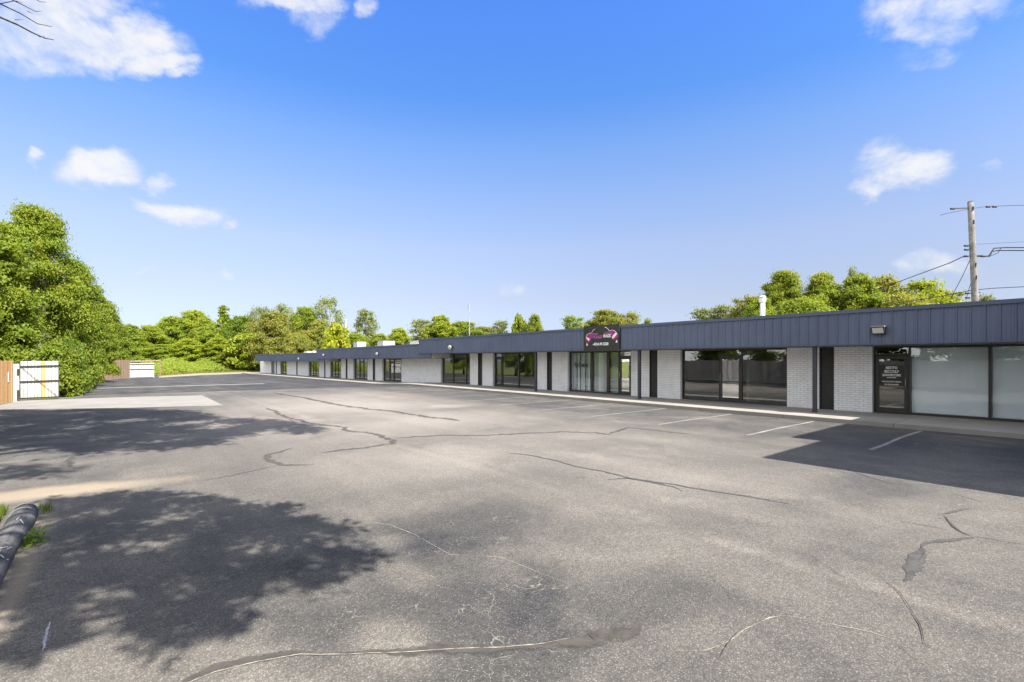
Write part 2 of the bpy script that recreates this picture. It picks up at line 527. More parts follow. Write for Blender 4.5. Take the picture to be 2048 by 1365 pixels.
def mat_white_boards():
    m, n, b = newmat('weathered_white_boards')
    o = n.obj()
    X, Y, Z = n.xyz(o)
    g = n.noise(n.vmul(o, (16, 16, 1.0)), 1.0, 5, 0.65)
    low = n.m('MULTIPLY', n.rng(Z, 0.7, 0.05), n.rng(n.noise(o, 2.5, 4), 0.42, 0.62))
    c = n.mix(n.rng(g, 0.40, 0.70, 0, 0.75), (0.44, 0.435, 0.42), (0.21, 0.20, 0.18))
    c = n.mix(n.m('MULTIPLY', low, 0.55), c, (0.30, 0.26, 0.21))
    n.put(b.inputs['Base Color'], c)
    b.inputs['Roughness'].default_value = 0.75
    return m

M_ASPH = mat_asphalt()
M_BRICK = mat_brick()
M_GLASS = mat_glass('tinted_shop_glass', (0.70, 0.735, 0.71), 0.10)
M_GLASS_CLEAR = mat_glass('shop_glass', (0.94, 0.96, 0.96), 0.07)
M_GLASS_MIRROR = mat_glass('mirror_filmed_glass', (0.40, 0.40, 0.37), 0.62)
M_LEAF = mat_leaf('foliage')
M_WOOD_NEW = mat_wood('orange_fence_boards', (0.30, 0.15, 0.05), (0.50, 0.30, 0.12))
M_WOOD_OLD = mat_wood('brown_fence_boards', (0.16, 0.10, 0.06), (0.30, 0.21, 0.14))
M_WOOD_GREY = mat_wood('grey_fence_boards', (0.19, 0.165, 0.14), (0.33, 0.29, 0.25))
M_CONC = mat_concrete()
M_CONC_OLD = mat_concrete('apron_concrete', (0.150, 0.140, 0.124), (0.205, 0.192, 0.17))
M_PAINT = mat_paint_line()
M_TERRAIN = mat_soil('rough_grass', [(0.055, 0.075, 0.018), (0.10, 0.12, 0.03), (0.20, 0.17, 0.08)], 0.35)
M_VERGE = mat_soil('verge_soil', [(0.05, 0.075, 0.018), (0.13, 0.115, 0.055), (0.20, 0.16, 0.095)], 1.6)
M_GRAVEL = mat_soil('pale_gravel', [(0.17, 0.155, 0.115), (0.22, 0.20, 0.15), (0.27, 0.245, 0.19)], 0.8)
M_BOARDS = mat_white_boards()
M_FASCIA = plain('slate_blue_metal', (0.088, 0.108, 0.166), 0.42, 0.0, 0.10, 0.5, spec=0.5, streak=0.10)
M_TRIM = plain('slate_blue_trim', (0.078, 0.096, 0.146), 0.45, 0.0, 0.08, 0.8)
M_SOFFIT = plain('soffit', (0.14, 0.14, 0.145), 0.7)
M_BRONZE = plain('dark_bronze_frame', (0.030, 0.029, 0.026), 0.38, 0.0, 0.15, 3, spec=0.5)
M_POST = plain('charcoal_post', (0.036, 0.038, 0.045), 0.5, 0.0, 0.12, 3)
M_PANEL = plain('black_brown_panel', (0.022, 0.021, 0.019), 0.55, 0.0, 0.25, 2.5)
M_ROOF = plain('pale_roof_membrane', (0.55, 0.54, 0.52), 0.8)
M_INT_WALL = plain('interior_wall', (0.50, 0.50, 0.47), 0.8, var=0.05)
M_INT_FLOOR = plain('interior_carpet', (0.13, 0.125, 0.12), 0.9)
M_BLIND = plain('blind_vinyl', (0.80, 0.83, 0.86), 0.55, var=0.04, scale=1.0)
M_METAL = plain('galvanised_metal', (0.34, 0.35, 0.36), 0.45, 0.5)
M_WHITE = plain('white_paint', (0.42, 0.415, 0.39), 0.5, var=0.06)
M_LIGHTGREY = plain('light_grey_casing', (0.25, 0.25, 0.25), 0.5)
M_BLACK = plain('black_rubber', (0.015, 0.015, 0.016), 0.5)
M_SIGN = plain('black_sign_face', (0.022, 0.022, 0.020), 0.35, var=0.2)
M_MAGENTA = plain('magenta_vinyl', (0.36, 0.015, 0.17), 0.4, var=0.25, scale=9)
M_PINK = plain('pink_vinyl', (0.50, 0.13, 0.36), 0.4)
M_RED = plain('crimson_vinyl', (0.42, 0.015, 0.10), 0.4)
M_VINYL_W = plain('white_vinyl', (0.80, 0.80, 0.79), 0.4, var=0.03)
M_VINYL_D = plain('dark_vinyl', (0.05, 0.055, 0.05), 0.5)
M_POLE = plain('weathered_pole_wood', (0.165, 0.152, 0.138), 0.85, var=0.35, scale=2.5, bump=0.3, streak=0.35)
M_BARK = plain('bark', (0.11, 0.09, 0.07), 0.9, var=0.35, scale=5, bump=0.6)
M_BARK_P = plain('pale_bark', (0.20, 0.17, 0.13), 0.9, var=0.3, scale=5, bump=0.5)
M_TWIG = plain('twig', (0.035, 0.03, 0.03), 0.9)
def worn(name, col, lo, hi, scale, amt=1.0):
    """thin material that breaks up and fades out towards its edges"""
    m = plain(name, col, 0.8, var=0.25, scale=8, bump=0.2)
    n = NT(m.node_tree)
    b = m.node_tree.nodes['Principled BSDF']
    core = n.node('ShaderNodeAttribute', attribute_name='core').outputs['Fac']
    f = n.m('ADD', core, n.m('MULTIPLY', n.m('SUBTRACT', n.noise(n.obj(), scale, 5, 0.65), 0.5), 2.0))
    n.put(b.inputs['Alpha'], n.m('MULTIPLY', n.rng(f, lo, hi), amt))
    return m
M_SEAL = worn('crack_sealant', (0.050, 0.047, 0.044), 0.12, 0.40, 9)
M_SEAL_F = worn('faded_sealant', (0.075, 0.066, 0.056), 0.10, 0.70, 5, 0.62)
M_MUD = worn('dried_silt', (0.062, 0.055, 0.048), 0.10, 0.75, 9, 0.85)
M_CRACK_P = worn('pale_crack_lip', (0.33, 0.30, 0.24), 0.42, 0.78, 13)
M_CRACK_D = worn('open_crack', (0.022, 0.020, 0.018), 0.25, 0.50, 14)
M_YELLOW = mat_wood('yellow_new_board', (0.46, 0.29, 0.09), (0.60, 0.42, 0.16))
M_LENS = plain('frosted_lens', (0.62, 0.59, 0.53), 0.35, var=0.05)
M_GRASS = None

def mat_log():
    m, n, b = newmat('tarred_log')
    o = n.obj()
    g = n.noise(n.vmul(o, (14, 1.0, 14)), 1.0, 5, 0.65)
    c = n.mix(n.rng(g, 0.3, 0.7), (0.060, 0.061, 0.066), (0.125, 0.122, 0.122))
    f = n.noise(n.vmul(o, (5, 2.2, 5)), 1.0, 5, 0.7, 0.8)
    c = n.mix(n.m('MULTIPLY', n.rng(f, 0.66, 0.72), 0.6), c, (0.42, 0.42, 0.43))
    n.put(b.inputs['Base Color'], c)
    b.inputs['Roughness'].default_value = 0.92
    b.inputs['Specular IOR Level'].default_value = 0.15
    n.put(b.inputs['Normal'], n.bump(g, 0.8, 0.015))
    return m
M_LOG = mat_log()

# ------------------------------------------------------------------ ground
def strip(name, mat, xl, xr, ys, lift, skirt=0.0):
    """sheet that follows the fall of the lot; xl / xr may be functions of Y"""
    b = MB()
    fx = lambda q, y: q(y) if callable(q) else q
    for i in range(len(ys) - 1):
        y0, y1 = ys[i], ys[i + 1]
        b.face([(fx(xl, y0), y0, ground(y0) + lift), (fx(xr, y0), y0, ground(y0) + lift), (fx(xr, y1), y1, ground(y1) + lift), (fx(xl, y1), y1, ground(y1) + lift)])
    if skirt:
        for i in range(len(ys) - 1):
            y0, y1 = ys[i], ys[i + 1]
            for q, rev in ((xl, 1), (xr, 0)):
                a = [(fx(q, y0), y0, ground(y0) + lift - skirt), (fx(q, y1), y1, ground(y1) + lift - skirt), (fx(q, y1), y1, ground(y1) + lift), (fx(q, y0), y0, ground(y0) + lift)]
                b.face(a[::-1] if not rev else a)
        for y, rev in ((ys[0], 0), (ys[-1], 1)):
            a = [(fx(xl, y), y, ground(y) + lift - skirt), (fx(xr, y), y, ground(y) + lift - skirt), (fx(xr, y), y, ground(y) + lift), (fx(xl, y), y, ground(y) + lift)]
            b.face(a if not rev else a[::-1])
    return b.build(name, mat)

YS = [-60, -30, -10, 0, 10, 20, 30] + [34 + i for i in range(9)] + [50, 60, 70, 80, 90, 97]
terrain = structure(strip('ground', M_TERRAIN, -600, 600, [-500, -60] + YS[1:] + [110, 130, 400, 900], -0.05))
lot = structure(strip('parking_lot', M_ASPH, lambda y: -3.9 if y < 35 else -1.7, 17.8, YS[1:-1] + [97, 108], 0.0))
b = MB()
_e = [(318, 756.2, 752.5), (360, 753.4, 749.0), (400, 751.2, 746.2), (440, 749.6, 744.8), (480, 748.2, 743.6), (520, 746.8, 742.8)]
for (xa, la, ha), (xb, lb, hb) in zip(_e[:-1], _e[1:]):
    b.face([gnd(xa, la, .012), gnd(xb, lb, .012), gnd(xb, hb, .012), gnd(xa, ha, .012)])
gravel = structure(b.build('gravel_path', M_GRAVEL))
verge = structure(strip('verge', M_VERGE, -9.0, lambda y: -1.02 if y < 8.9 else -1.25, [-8, 2, 6, 8.9, 9.3], 0.03))
WALKF = 17.75
walk = structure(strip('sidewalk', M_CONC, WALKF, 21.4, [-8] + YS[3:-1] + [98.8], 0.13, 0.4))
gutter = structure(strip('concrete_gutter', M_CONC_OLD, -1.6, 11.0, [50.0, 51.2], 0.006))
b = MB()
b.face([gnd(x, y, 0.006) for (x, y) in [(448, 811.5), (404, 791.2), (250, 795), (120, 799), (30, 803), (-120, 812), (-160, 822), (60, 819), (250, 816.5)]][::-1])
apron = structure(b.build('concrete_apron', M_CONC_OLD))

def ribbon(b, pts, wd, lift, m, rs, jit=0.35):
    """thin flat band on the lot through photograph points, with ragged edges"""
    P = [gnd(x, y) for x, y in pts]
    Q, W = [], []
    for i in range(len(P) - 1):
        d = (P[i + 1] - P[i]).length
        k = max(2, int(d / 0.10)) if d < 4 else max(2, int(d / 0.3))
        for j in range(k):
            Q.append(P[i].lerp(P[i + 1], j / k))
    Q.append(P[-1])
    n = len(Q)
    L, Rr = [], []
    off = 0.0
    for i, q in enumerate(Q):
        d = (Q[min(i + 1, n - 1)] - Q[max(i - 1, 0)])
        d.z = 0
        d.normalize()
        nrm = Vector((-d.y, d.x, 0))
        ww = 1.7 * (wd(i / (n - 1)) if callable(wd) else wd)
        off = off * 0.75 + rs.gauss(0, 1) * ww * 0.12
        tap = min(1, i / 4 + 0.15, (n - 1 - i) / 4 + 0.15)
        a = ww / 2 * tap * (1 + rs.uniform(-jit, jit))
        c = ww / 2 * tap * (1 + rs.uniform(-jit, jit))
        q = q + nrm * off
        for lst, sgn, r in ((L, 1, a), (Rr, -1, c)):
            p = q + nrm * sgn * r
            lst.append((p.x, p.y, ground(p.y) + lift))
    M_ = [tuple((u + v) / 2 for u, v in zip(l_, r_)) for l_, r_ in zip(L, Rr)]
    for i in range(n - 1):
        b.face([Rr[i], Rr[i + 1], M_[i + 1], M_[i]], m)
        b.at += [0, 0, 1, 1]
        b.face([M_[i], M_[i + 1], L[i + 1], L[i]], m)
        b.at += [1, 1, 0, 0]

rs = random.Random(5)
crk = MB()
SEALS = [([(1012, 906), (1060, 911), (1110, 922), (1150, 934), (1200, 942), (1260, 958), (1300, 962), (1360, 972), (1420, 983), (1500, 994), (1585, 1010)], .045, 0),
         ([(1215, 961), (1250, 958), (1275, 959)], .05, 0), ([(1262, 959), (1310, 967), (1350, 974), (1368, 984)], .05, 0),
         ([(531, 816), (570, 836), (621, 846), (686, 855), (700, 864), (734, 867), (756, 872), (788, 881), (781, 887), (743, 895), (700, 900), (640, 907)], .15, 1),
         ([(788, 877), (871, 872), (974, 871), (1120, 864), (1193, 866), (1231, 871)], .14, 1),
         ([(1214, 868), (1236, 861), (1257, 856), (1308, 861), (1386, 870)], .12, 1),
         ([(553, 786), (600, 795), (700, 814), (773, 822), (871, 836), (923, 842)], .26, 1),
         ([(583, 896), (561, 904), (536, 909), (529, 917), (540, 926), (557, 931), (591, 931), (630, 929)], .12, 1),
         ([(557, 931), (506, 943), (450, 954), (407, 962)], .06, 1),
         ([(146, 911), (141, 926), (135, 936)], .10, 1), ([(0, 919), (69, 906)], .08, 1),
         ([(1880, 1029), (1910, 1024), (1944, 1018)], .055, 0), ([(1888, 1033), (1901, 1050), (1918, 1063), (1944, 1074)], .035, 0),
         ([(1944, 1075), (1892, 1080), (1858, 1086), (1839, 1095)], .07, 0), ([(1841, 1094), (1832, 1119), (1815, 1144), (1807, 1164)], .10, 0),
         ([(1944, 1074), (1991, 1080), (2060, 1092)], .045, 1), ([(1800, 1043), (1850, 1052), (1893, 1060)], .04, 1),
         ([(1687, 936), (1734, 954), (1777, 966), (1802, 971)], .05, 1), ([(1905, 988), (1940, 998), (1962, 1006)], .05, 1)]
for pts, wd, mi in SEALS:
    ribbon(crk, pts, wd, 0.004, mi, rs, 0.18)
def mudw(t): return 0.05 + 0.10 * max(0, 1 - t * 1.9) + 0.03 * math.sin(t * 17)
BIG = [(1272, 1232), (1214, 1254), (1171, 1267), (1086, 1284), (1000, 1292), (914, 1294), (829, 1301), (700, 1305), (634, 1307), (600, 1306), (514, 1321), (429, 1342), (370, 1366), (330, 1385)]
ribbon(crk, BIG, mudw, 0.004, 2, rs, 0.18)
ribbon(crk, [(x, y + 5) for x, y in BIG[2:]], 0.007, 0.008, 3, rs, 0.7)
PALE = [(1348, 1303), (1412, 1301), (1455, 1286), (1489, 1260), (1541, 1236), (1575, 1232), (1648, 1247), (1734, 1264), (1790, 1281)]
ribbon(crk, PALE, 0.006, 0.004, 3, rs, 0.8)
ribbon(crk, [(1140, 1170), (1000, 1115), (900, 1110), (830, 1070), (780, 1050), (700, 1040)], 0.005, 0.004, 3, rs, 0.8)
for pts in ([(1419, 1153), (1447, 1179), (1472, 1213)], [(1618, 1110), (1682, 1153), (1734, 1174)], [(1760, 1153), (1802, 1191), (1824, 1226), (1841, 1251), (1849, 1290), (1905, 1316)],
            [(1890, 1034), (1903, 1052), (1921, 1065), (1942, 1074)], [(1836, 1096), (1848, 1108), (1838, 1124)], [(1171, 1262), (1180, 1275), (1192, 1283)], [(1790, 1283), (1812, 1306), (1850, 1330)],
            [(1480, 1262), (1455, 1290), (1440, 1320)], [(1960, 1230), (2010, 1262), (2048, 1280)]):
    ribbon(crk, pts, 0.0065, 0.010, 4, rs, 0.6)
cracks = crk.build('crack_repairs', [M_SEAL, M_SEAL_F, M_MUD, M_CRACK_P, M_CRACK_D], lot)

for k in range(-1, 12):                                                   # parking stripes
    y = 3.37 + 2.72 * k
    x0 = 13.0 + (0.0 if k < 4 else 0.2)
    b = MB()
    n = 12
    for i in range(n):
        xa, xb = x0 + (17.62 - x0) * i / n, x0 + (17.62 - x0) * (i + 1) / n
        wob = lambda x: 0.02 * math.sin(x * 1.7 + k)
        b.face([(xa, y - .045 + wob(xa), 0.004), (xb, y - .045 + wob(xb), 0.004), (xb, y + .045 + wob(xb), 0.004), (xa, y + .045 + wob(xa), 0.004)])
    b.build('parking_stripe', M_PAINT, lot)
b = MB()
for y in (44.5, 56, 60.5, 65, 69.5):
    g0 = ground(y) + 0.005
    b.face([(12.6, y - .06, g0), (17.2, y - .06, g0), (17.2, y + .06, g0), (12.6, y + .06, g0)])
b.build('parking_stripe', M_PAINT, lot)
b = MB()
ribbon(b, [(80, 1306), (90, 1284), (98, 1262), (103, 1245)], 0.030, 0.004, 0, rs, 0.6)
ribbon(b, [(1921, 1014), (1916, 1010), (1932, 1009)], 0.03, 0.005, 0, rs, 0.5)
b.build('paint_splash', worn('splashed_paint', (0.42, 0.42, 0.43), 0.15, 1.0, 11, 0.75), lot)

# ------------------------------------------------------------------ the shops
bld = thing('shop_building', (20.8, 20, 0), 'long low white brick row of shops under a stepped slate blue metal fascia', 'building')
WX = 20.8
S1L, S2L, S3L = yon(862, WX), yon(648.6, WX), yon(520.5, WX)
SEC = [  # wall Y range, soffit height, fascia top, fascia front X, fascia Y range
    dict(y0=-0.2, y1=S1L, zs=2.49, zt=3.68, fx=19.2, f0=-0.3, f1=yon(837.5, 19.2)),
    dict(y0=S1L, y1=S2L, zs=2.13, zt=3.30, fx=19.26, f0=yon(862, 19.26), f1=yon(632.8, 19.26)),
    dict(y0=S2L, y1=S3L, zs=1.78, zt=2.90, fx=19.32, f0=yon(648.6, 19.32), f1=yon(509.8, 19.32))]
SHOPS = [  # section, left px, right px, list of (left, right, kind)
    (0, 1744.7, 2200, [(1749, 1816.5, 'textdoor'), (1821, 1976.5, 'film'), (1983, 2195, 'film')]),
    (0, 1360.7, 1574, [(1364, 1437.6, 'pane'), (1438.5, 1482, 'mirrordoor'), (1484, 1573, 'pane')]),
    (0, 1135, 1262, [(1138, 1182, 'blind'), (1185, 1213, 'blind'), (1218, 1236.5, 'grey'), (1238.5, 1261.5, 'mirrordoor')]),
    (0, 985.5, 1069.5, [(987, 1003.5, 'door'), (1005, 1036.5, 'pane'), (1038.3, 1069, 'pane')]),
    (0, 881.5, 939.8, [(883, 905.5, 'pane'), (907, 931.8, 'pane'), (933, 939.3, 'pane')]),
    (1, 764.6, 803, [(766, 778.6, 'pane'), (779.4, 787.6, 'door'), (788.4, 802, 'pane')]),
    (1, 706.5, 735, [(707.6, 718.6, 'pane'), (719.4, 726.8, 'door'), (727.6, 734.4, 'pane')]),
    (1, 660, 682, [(661, 669.6, 'pane'), (670.4, 675.6, 'door'), (676.2, 681.5, 'pane')]),
    (2, 617, 638.2, [(618, 626, 'pane'), (626.6, 631, 'door'), (631.6, 637.6, 'pane')]),
    (2, 560.5, 574, [(561.2, 565.6, 'pane'), (566, 570, 'door'), (570.4, 573.4, 'pane')])]
PANELS = [(0, 1638.5, 1668), (0, 1298.8, 1314.8), (0, 1094, 1104), (0, 956, 964.5), (1, 745.6, 750.4), (1, 691.5, 695), (2, 592.8, 595), (2, 551.6, 553.6)]
SIDEDOORS = [(2, 542.4, 549)]
REC = 0.16
FX0, FX1 = WX + REC, WX + REC + 0.10           # frame depth range

def wz(y): return ground(y) + 0.13

# piers of the brick wall
for si, S in enumerate(SEC):
    gaps = []
    for (q, l, r, _) in SHOPS:
        if q == si: gaps.append((max(yon(r, WX), S['y0']), yon(l, WX)))
    for (q, l, r) in PANELS + SIDEDOORS:
        if q == si: gaps.append((yon(r, WX), yon(l, WX)))
    gaps.sort()
    b = MB()
    y = S['y0']
    for g0, g1 in gaps:
        if g0 - y > 0.02: b.box(WX, WX + 0.28, y, g0, -1.2, S['zs'] - 0.003)
        y = max(y, g1)
    if S['y1'] - y > 0.02: b.box(WX, WX + 0.28, y, S['y1'] - 0.002, -1.2, S['zs'] - 0.003)
    if si == 2: b.box(WX + 0.28, 33, S['y1'] - 0.3, S['y1'] - 0.002, -1.2, S['zs'] - 0.003)
    b.box(32.7, 33, S['y0'], S['y1'] - 0.32, -1.2, S['zs'] - 0.003)
    b.build('wall', M_BRICK, bld)
    # roof deck with its parapet of ribbed sheet
    b = MB()
    b.box(S['fx'] + 0.08, 33.2, S['f0'], S['f1'] - 0.03, S['zs'] + 0.002, S['zt'] - 0.10)
    roof = b.build('roof', M_ROOF, bld)
    b = MB()
    b.box(S['fx'] + 0.02, WX + 0.4, S['f0'], S['f1'] - 0.03, S['zs'] - 0.02, S['zs'] + 0.0)
    b.build('soffit', M_SOFFIT, bld)
    b = MB()
    fx, f0, f1, z0, z1 = S['fx'], S['f0'], S['f1'], S['zs'] - 0.0, S['zt'] - 0.12
    b.box(fx, fx + 0.05, f0, f1, z0 + 0.035, z1)
    b.box(fx + 0.05, 33.25, f1 - 0.05, f1, z0 + 0.035, z1)
    k = 0
    y = f0 + 0.1
    while y < f1 - 0.04:
        b.hexa([(fx - 0.028, y - 0.014, z0 + 0.037), (fx + 0.001, y - 0.034, z0 + 0.037), (fx + 0.001, y + 0.034, z0 + 0.037), (fx - 0.028, y + 0.014, z0 + 0.037)],
               [(fx - 0.028, y - 0.014, z1 - 0.002), (fx + 0.001, y - 0.034, z1 - 0.002), (fx + 0.001, y + 0.034, z1 - 0.002), (fx - 0.028, y + 0.014, z1 - 0.002)])
        for q in (0.095, 0.2):                                            # shallow stiffening creases between ribs
            b.hexa([(fx - 0.006, y + q - 0.008, z0 + 0.037), (fx + 0.001, y + q - 0.02, z0 + 0.037), (fx + 0.001, y + q + 0.02, z0 + 0.037), (fx - 0.006, y + q + 0.008, z0 + 0.037)],
                   [(fx - 0.006, y + q - 0.008, z1 - 0.002), (fx + 0.001, y + q - 0.02, z1 - 0.002), (fx + 0.001, y + q + 0.02, z1 - 0.002), (fx - 0.006, y + q + 0.008, z1 - 0.002)])
        y += 0.305
    fas = b.build('fascia', M_FASCIA, bld)
    b = MB()
    b.box(fx - 0.05, fx + 0.12, f0, f1 + 0.02, z1 + 0.001, S['zt'])
    b.box(fx + 0.12, 33.3, f1 - 0.12, f1 + 0.02, z1 + 0.001, S['zt'])
    b.box(fx - 0.042, fx + 0.06, f0, f1 + 0.01, z0, z0 + 0.034)
    b.build('trim', M_TRIM, fas)

for si, l, r in PANELS:
    S = SEC[si]
    y0, y1 = yon(r, WX), yon(l, WX)
    b = MB()
    b.box(WX + 0.05, WX + 0.12, y0 + .002, y1 - .002, wz(y0) - 0.2, S['zs'] - 0.022)
    for yy in (y0 + 0.002, y1 - 0.042):
        b.box(WX - 0.004, WX + 0.049, yy, yy + 0.04, wz(y0) - 0.2, S['zs'] - 0.022)
    b.build('dark_panel', M_PANEL, bld)
for si, l, r in SIDEDOORS:
    S = SEC[si]
    y0, y1 = yon(r, WX), yon(l, WX)
    b = MB()
    b.box(WX + 0.05, WX + 0.12, y0 + .002, y1 - .002, wz(y0) - 0.1, S['zs'] - 0.022)
    d = b.build('door', M_TRIM, bld)
    b = MB(); b.box(WX + 0.0, WX + 0.049, y0 + 0.15, y0 + 0.2, wz(y0) + 0.95, wz(y0) + 1.1)
    b.build('handle', M_METAL, d)

def textmesh(txt, size, shear=0.0, align='CENTER', bold=0.0, sx=1.0):
    c = bpy.data.curves.new('t', 'FONT')
    c.body = txt
    c.size = size
    c.shear = shear
    c.align_x = align
    c.offset = bold
    c.resolution_u = 2
    o = bpy.data.objects.new('t', c)
    COL.objects.link(o)
    dg = bpy.context.evaluated_depsgraph_get()
    me = bpy.data.meshes.new_from_object(o.evaluated_get(dg))
    bpy.data.objects.remove(o)
    vs = np.empty(len(me.vertices) * 3)
    me.vertices.foreach_get('co', vs)
    vs = vs.reshape(-1, 3)
    vs[:, 0] *= sx
    return me, vs

def lettering(name, lines, X, mat, parent):
    """lines: (text, y centre, z base, size, shear, bold, width or None) on a plane facing the lot"""
    b = MB()
    for (txt, yc, zb, size, shear, bold, width) in lines:
        me, vs = textmesh(txt, size, shear, bold=bold)
        wdt = vs[:, 0].max() - vs[:, 0].min()
        sx = width / wdt if width else 1.0
        i = len(b.v)
        b.v += [(X, yc - x * sx, zb + y) for x, y, z in vs]
        for p in me.polygons:
            b.f.append(tuple(i + k for k in p.vertices)); b.mi.append(0)
        bpy.data.meshes.remove(me)
    return b.build(name, mat, parent)

def blind(y0, y1, z0, z1, X, parent, kind, seed):
    q = random.Random(seed)
    b = MB()
    if kind == 'vertical':
        y = y0
        while y < y1 - 0.02:
            a = q.uniform(0.15, 0.5) if q.random() < 0.75 else q.uniform(0.5, 0.9)
            wv = 0.043
            cy, sy = math.cos(a) * wv, math.sin(a) * wv
            yc = y + 0.04
            b.hexa([(X - sy, yc - cy, z0), (X + sy, yc + cy, z0), (X + sy + .002, yc + cy - .002, z0), (X - sy + .002, yc - cy - .002, z0)],
                   [(X - sy, yc - cy, z1), (X + sy, yc + cy, z1), (X + sy + .002, yc + cy - .002, z1), (X - sy + .002, yc - cy - .002, z1)])
            y += 0.079
    else:
        b.box(X, X + 0.004, y0, y1, z0, z1)
    return b.build('blind', M_BLIND, parent)

doors = {}
for ki, (si, l, r, panes) in enumerate(SHOPS):
    S = SEC[si]
    y0, y1 = max(yon(r, WX), 0.02), yon(l, WX)
    zf, zc = wz((y0 + y1) / 2) - 0.0, S['zs'] - 0.022
    # bars: everything that is not a pane
    iv = []
    for (a, c, kind) in panes:
        iv.append((max(yon(c, FX0), y0 + 0.04), min(yon(a, FX0), y1 - 0.035), kind))
    iv.sort()
    fb = MB()
    y = y0
    for (a, c, kind) in iv:
        fb.box(FX0, FX1, y, a, zf, zc)
        y = c
    fb.box(FX0, FX1, y, y1, zf, zc)
    for (a, c, kind) in iv:
        if 'door' in kind: continue
        fb.box(FX0, FX1, a, c, zf, zf + 0.075)
        fb.box(FX0, FX1, a, c, zc - 0.06, zc)
    win = fb.build('shop_window', M_BRONZE, bld)
    small = ki >= 5
    for pi, (a, c, kind) in enumerate(iv):
        if 'door' in kind:
            d = MB()
            st = min(0.10, (c - a) * 0.16)
            zd = zf + min(2.06, (zc - zf) * 0.86)
            e = 0.012
            d.box(FX0 + .012, FX1 - .012, a + e, a + e + st, zf + 0.012, zd)
            d.box(FX0 + .012, FX1 - .012, c - e - st, c - e, zf + 0.012, zd)
            d.box(FX0 + .012, FX1 - .012, a + e + st, c - e - st, zf + 0.012, zf + 0.20)
            d.box(FX0 + .012, FX1 - .012, a + e + st, c - e - st, zd - 0.12, zd)
            door = d.build('door', M_BRONZE, bld)
            t = MB()
            t.box(FX0, FX1, a, c, zd + 0.012, zd + 0.07)
            t.box(FX0, FX1, a, c, zc - 0.05, zc)
            t.build('transom_bar', M_BRONZE, win)
            t = MB(); t.box(FX0 + .045, FX0 + .053, a, c, zd + 0.07, zc - 0.05)
            t.build('transom_glass', M_GLASS, win)
            g = MB()
            gy0, gy1, gz0, gz1 = a + e + st, c - e - st, zf + 0.20, zd - 0.12
            g.box(FX0 + .045, FX0 + .053, gy0, gy1, gz0, gz1)
            g.build('door_glass', M_GLASS_MIRROR if kind == 'mirrordoor' else M_GLASS, door)
            h = MB()
            hy = (a + e + st * 0.5) if kind in ('textdoor',) else (c - e - st * .5)
            h.tube([(FX0 - .045, hy, zf + 0.88), (FX0 - .045, hy, zf + 1.24)], 0.014, 8)
            for hz in (0.92, 1.20):
                h.tube([(FX0 + .013, hy, zf + hz), (FX0 - .045, hy, zf + hz)], 0.010, 6)
            h.build('handle', M_METAL if not small else M_BLACK, door, True)
            if kind == 'textdoor':
                ym = (gy0 + gy1) / 2
                t = MB()
                t.box(FX0 + .040, FX0 + .0445, gy0 + .003, gy1 - .003, zf + 0.97, gz1 - 0.22)
                t.build('dark_film', M_SIGN, door)
                top = gz1 - 0.22
                wgl = gy1 - gy0
                lettering('lettering', [('BIESTPO', ym, top - 0.125, 0.13, 0, .004, wgl * .46), ('BECCNLP', ym, top - 0.255, 0.13, 0, .004, wgl * .57), ('BANORCOMS', ym, top - 0.375, 0.115, 0, .004, wgl * .72),
                                        ('FARL.F BO DIGIT-GEPLAR', ym, top - 0.585, 0.062, 0, .002, wgl * .76), ('BIC THEOE DANGIDE', ym, top - 0.685, 0.062, 0, .002, wgl * .55)], FX0 + .036, M_VINYL_W, door)
                t = MB(); t.box(FX0 + .036, FX0 + .039, ym - wgl * .18, ym + wgl * .18, top - 0.435, top - 0.415)
                t.build('underline', M_VINYL_W, door)
                lettering('number', [('1 8', ym - 0.02, zd + 0.085, 0.07, 0, .003, None)], FX0 + .040, M_VINYL_W, win)
        else:
            g = MB()
            g.box(FX0 + .045, FX0 + .053, a, c, zf + 0.075, zc - 0.06)
            mt = {'pane': M_GLASS, 'film': M_GLASS_CLEAR, 'blind': M_GLASS_CLEAR, 'grey': M_GLASS}[kind]
            pane = g.build('glass_pane', mt, win)
            if kind == 'film':
                blind(a + .01, c - .01, zf + 0.08, zc - 0.07, FX1 + 0.05, win, 'film', 1)
            elif kind == 'blind':
                blind(a + .01, c - .01, zf + 0.08, zc - 0.07, FX1 + 0.09, win, 'vertical', 7 + pi)
            elif kind == 'grey':
                blind(a + .01, c - .01, zf + 0.08, zc - 0.07, FX1 + 0.09, win, 'film', 1)
            if kind == 'blind' and c > yon(1182, FX0) + 0.3:
                lettering('lettering', [('Ryb Deacen', yon(1161, FX0), wz(16) + 1.46, 0.36, 0, .012, (c - a) * 0.62)], FX0 + .041, M_VINYL_D, win)

# rooms behind the glass
for si, S in enumerate(SEC):
    b = MB()
    b.box(27.6, 27.75, S['y0'] + .3, S['y1'] - .3, -1.0, S['zs'] - 0.004)
    y = S['y0'] + 4.2
    parts = {0: [9.9, 16.9, 19.0, 27.6], 1: [46.5, 53.5], 2: [72, 80, 88]}[si]
    for y in parts:
        b.box(FX1 + 0.3, 27.59, y, y + 0.12, -1.0, S['zs'] - 0.004)
    b.build('interior_wall', M_INT_WALL, bld)
    b = MB()
    b.box(FX1 + 0.001, 27.58, S['y0'] + .3, S['y1'] - .3, -1.0, wz((S['y0'] + S['y1']) / 2) - 0.006)
    b.build('interior_floor', M_INT_FLOOR, bld)

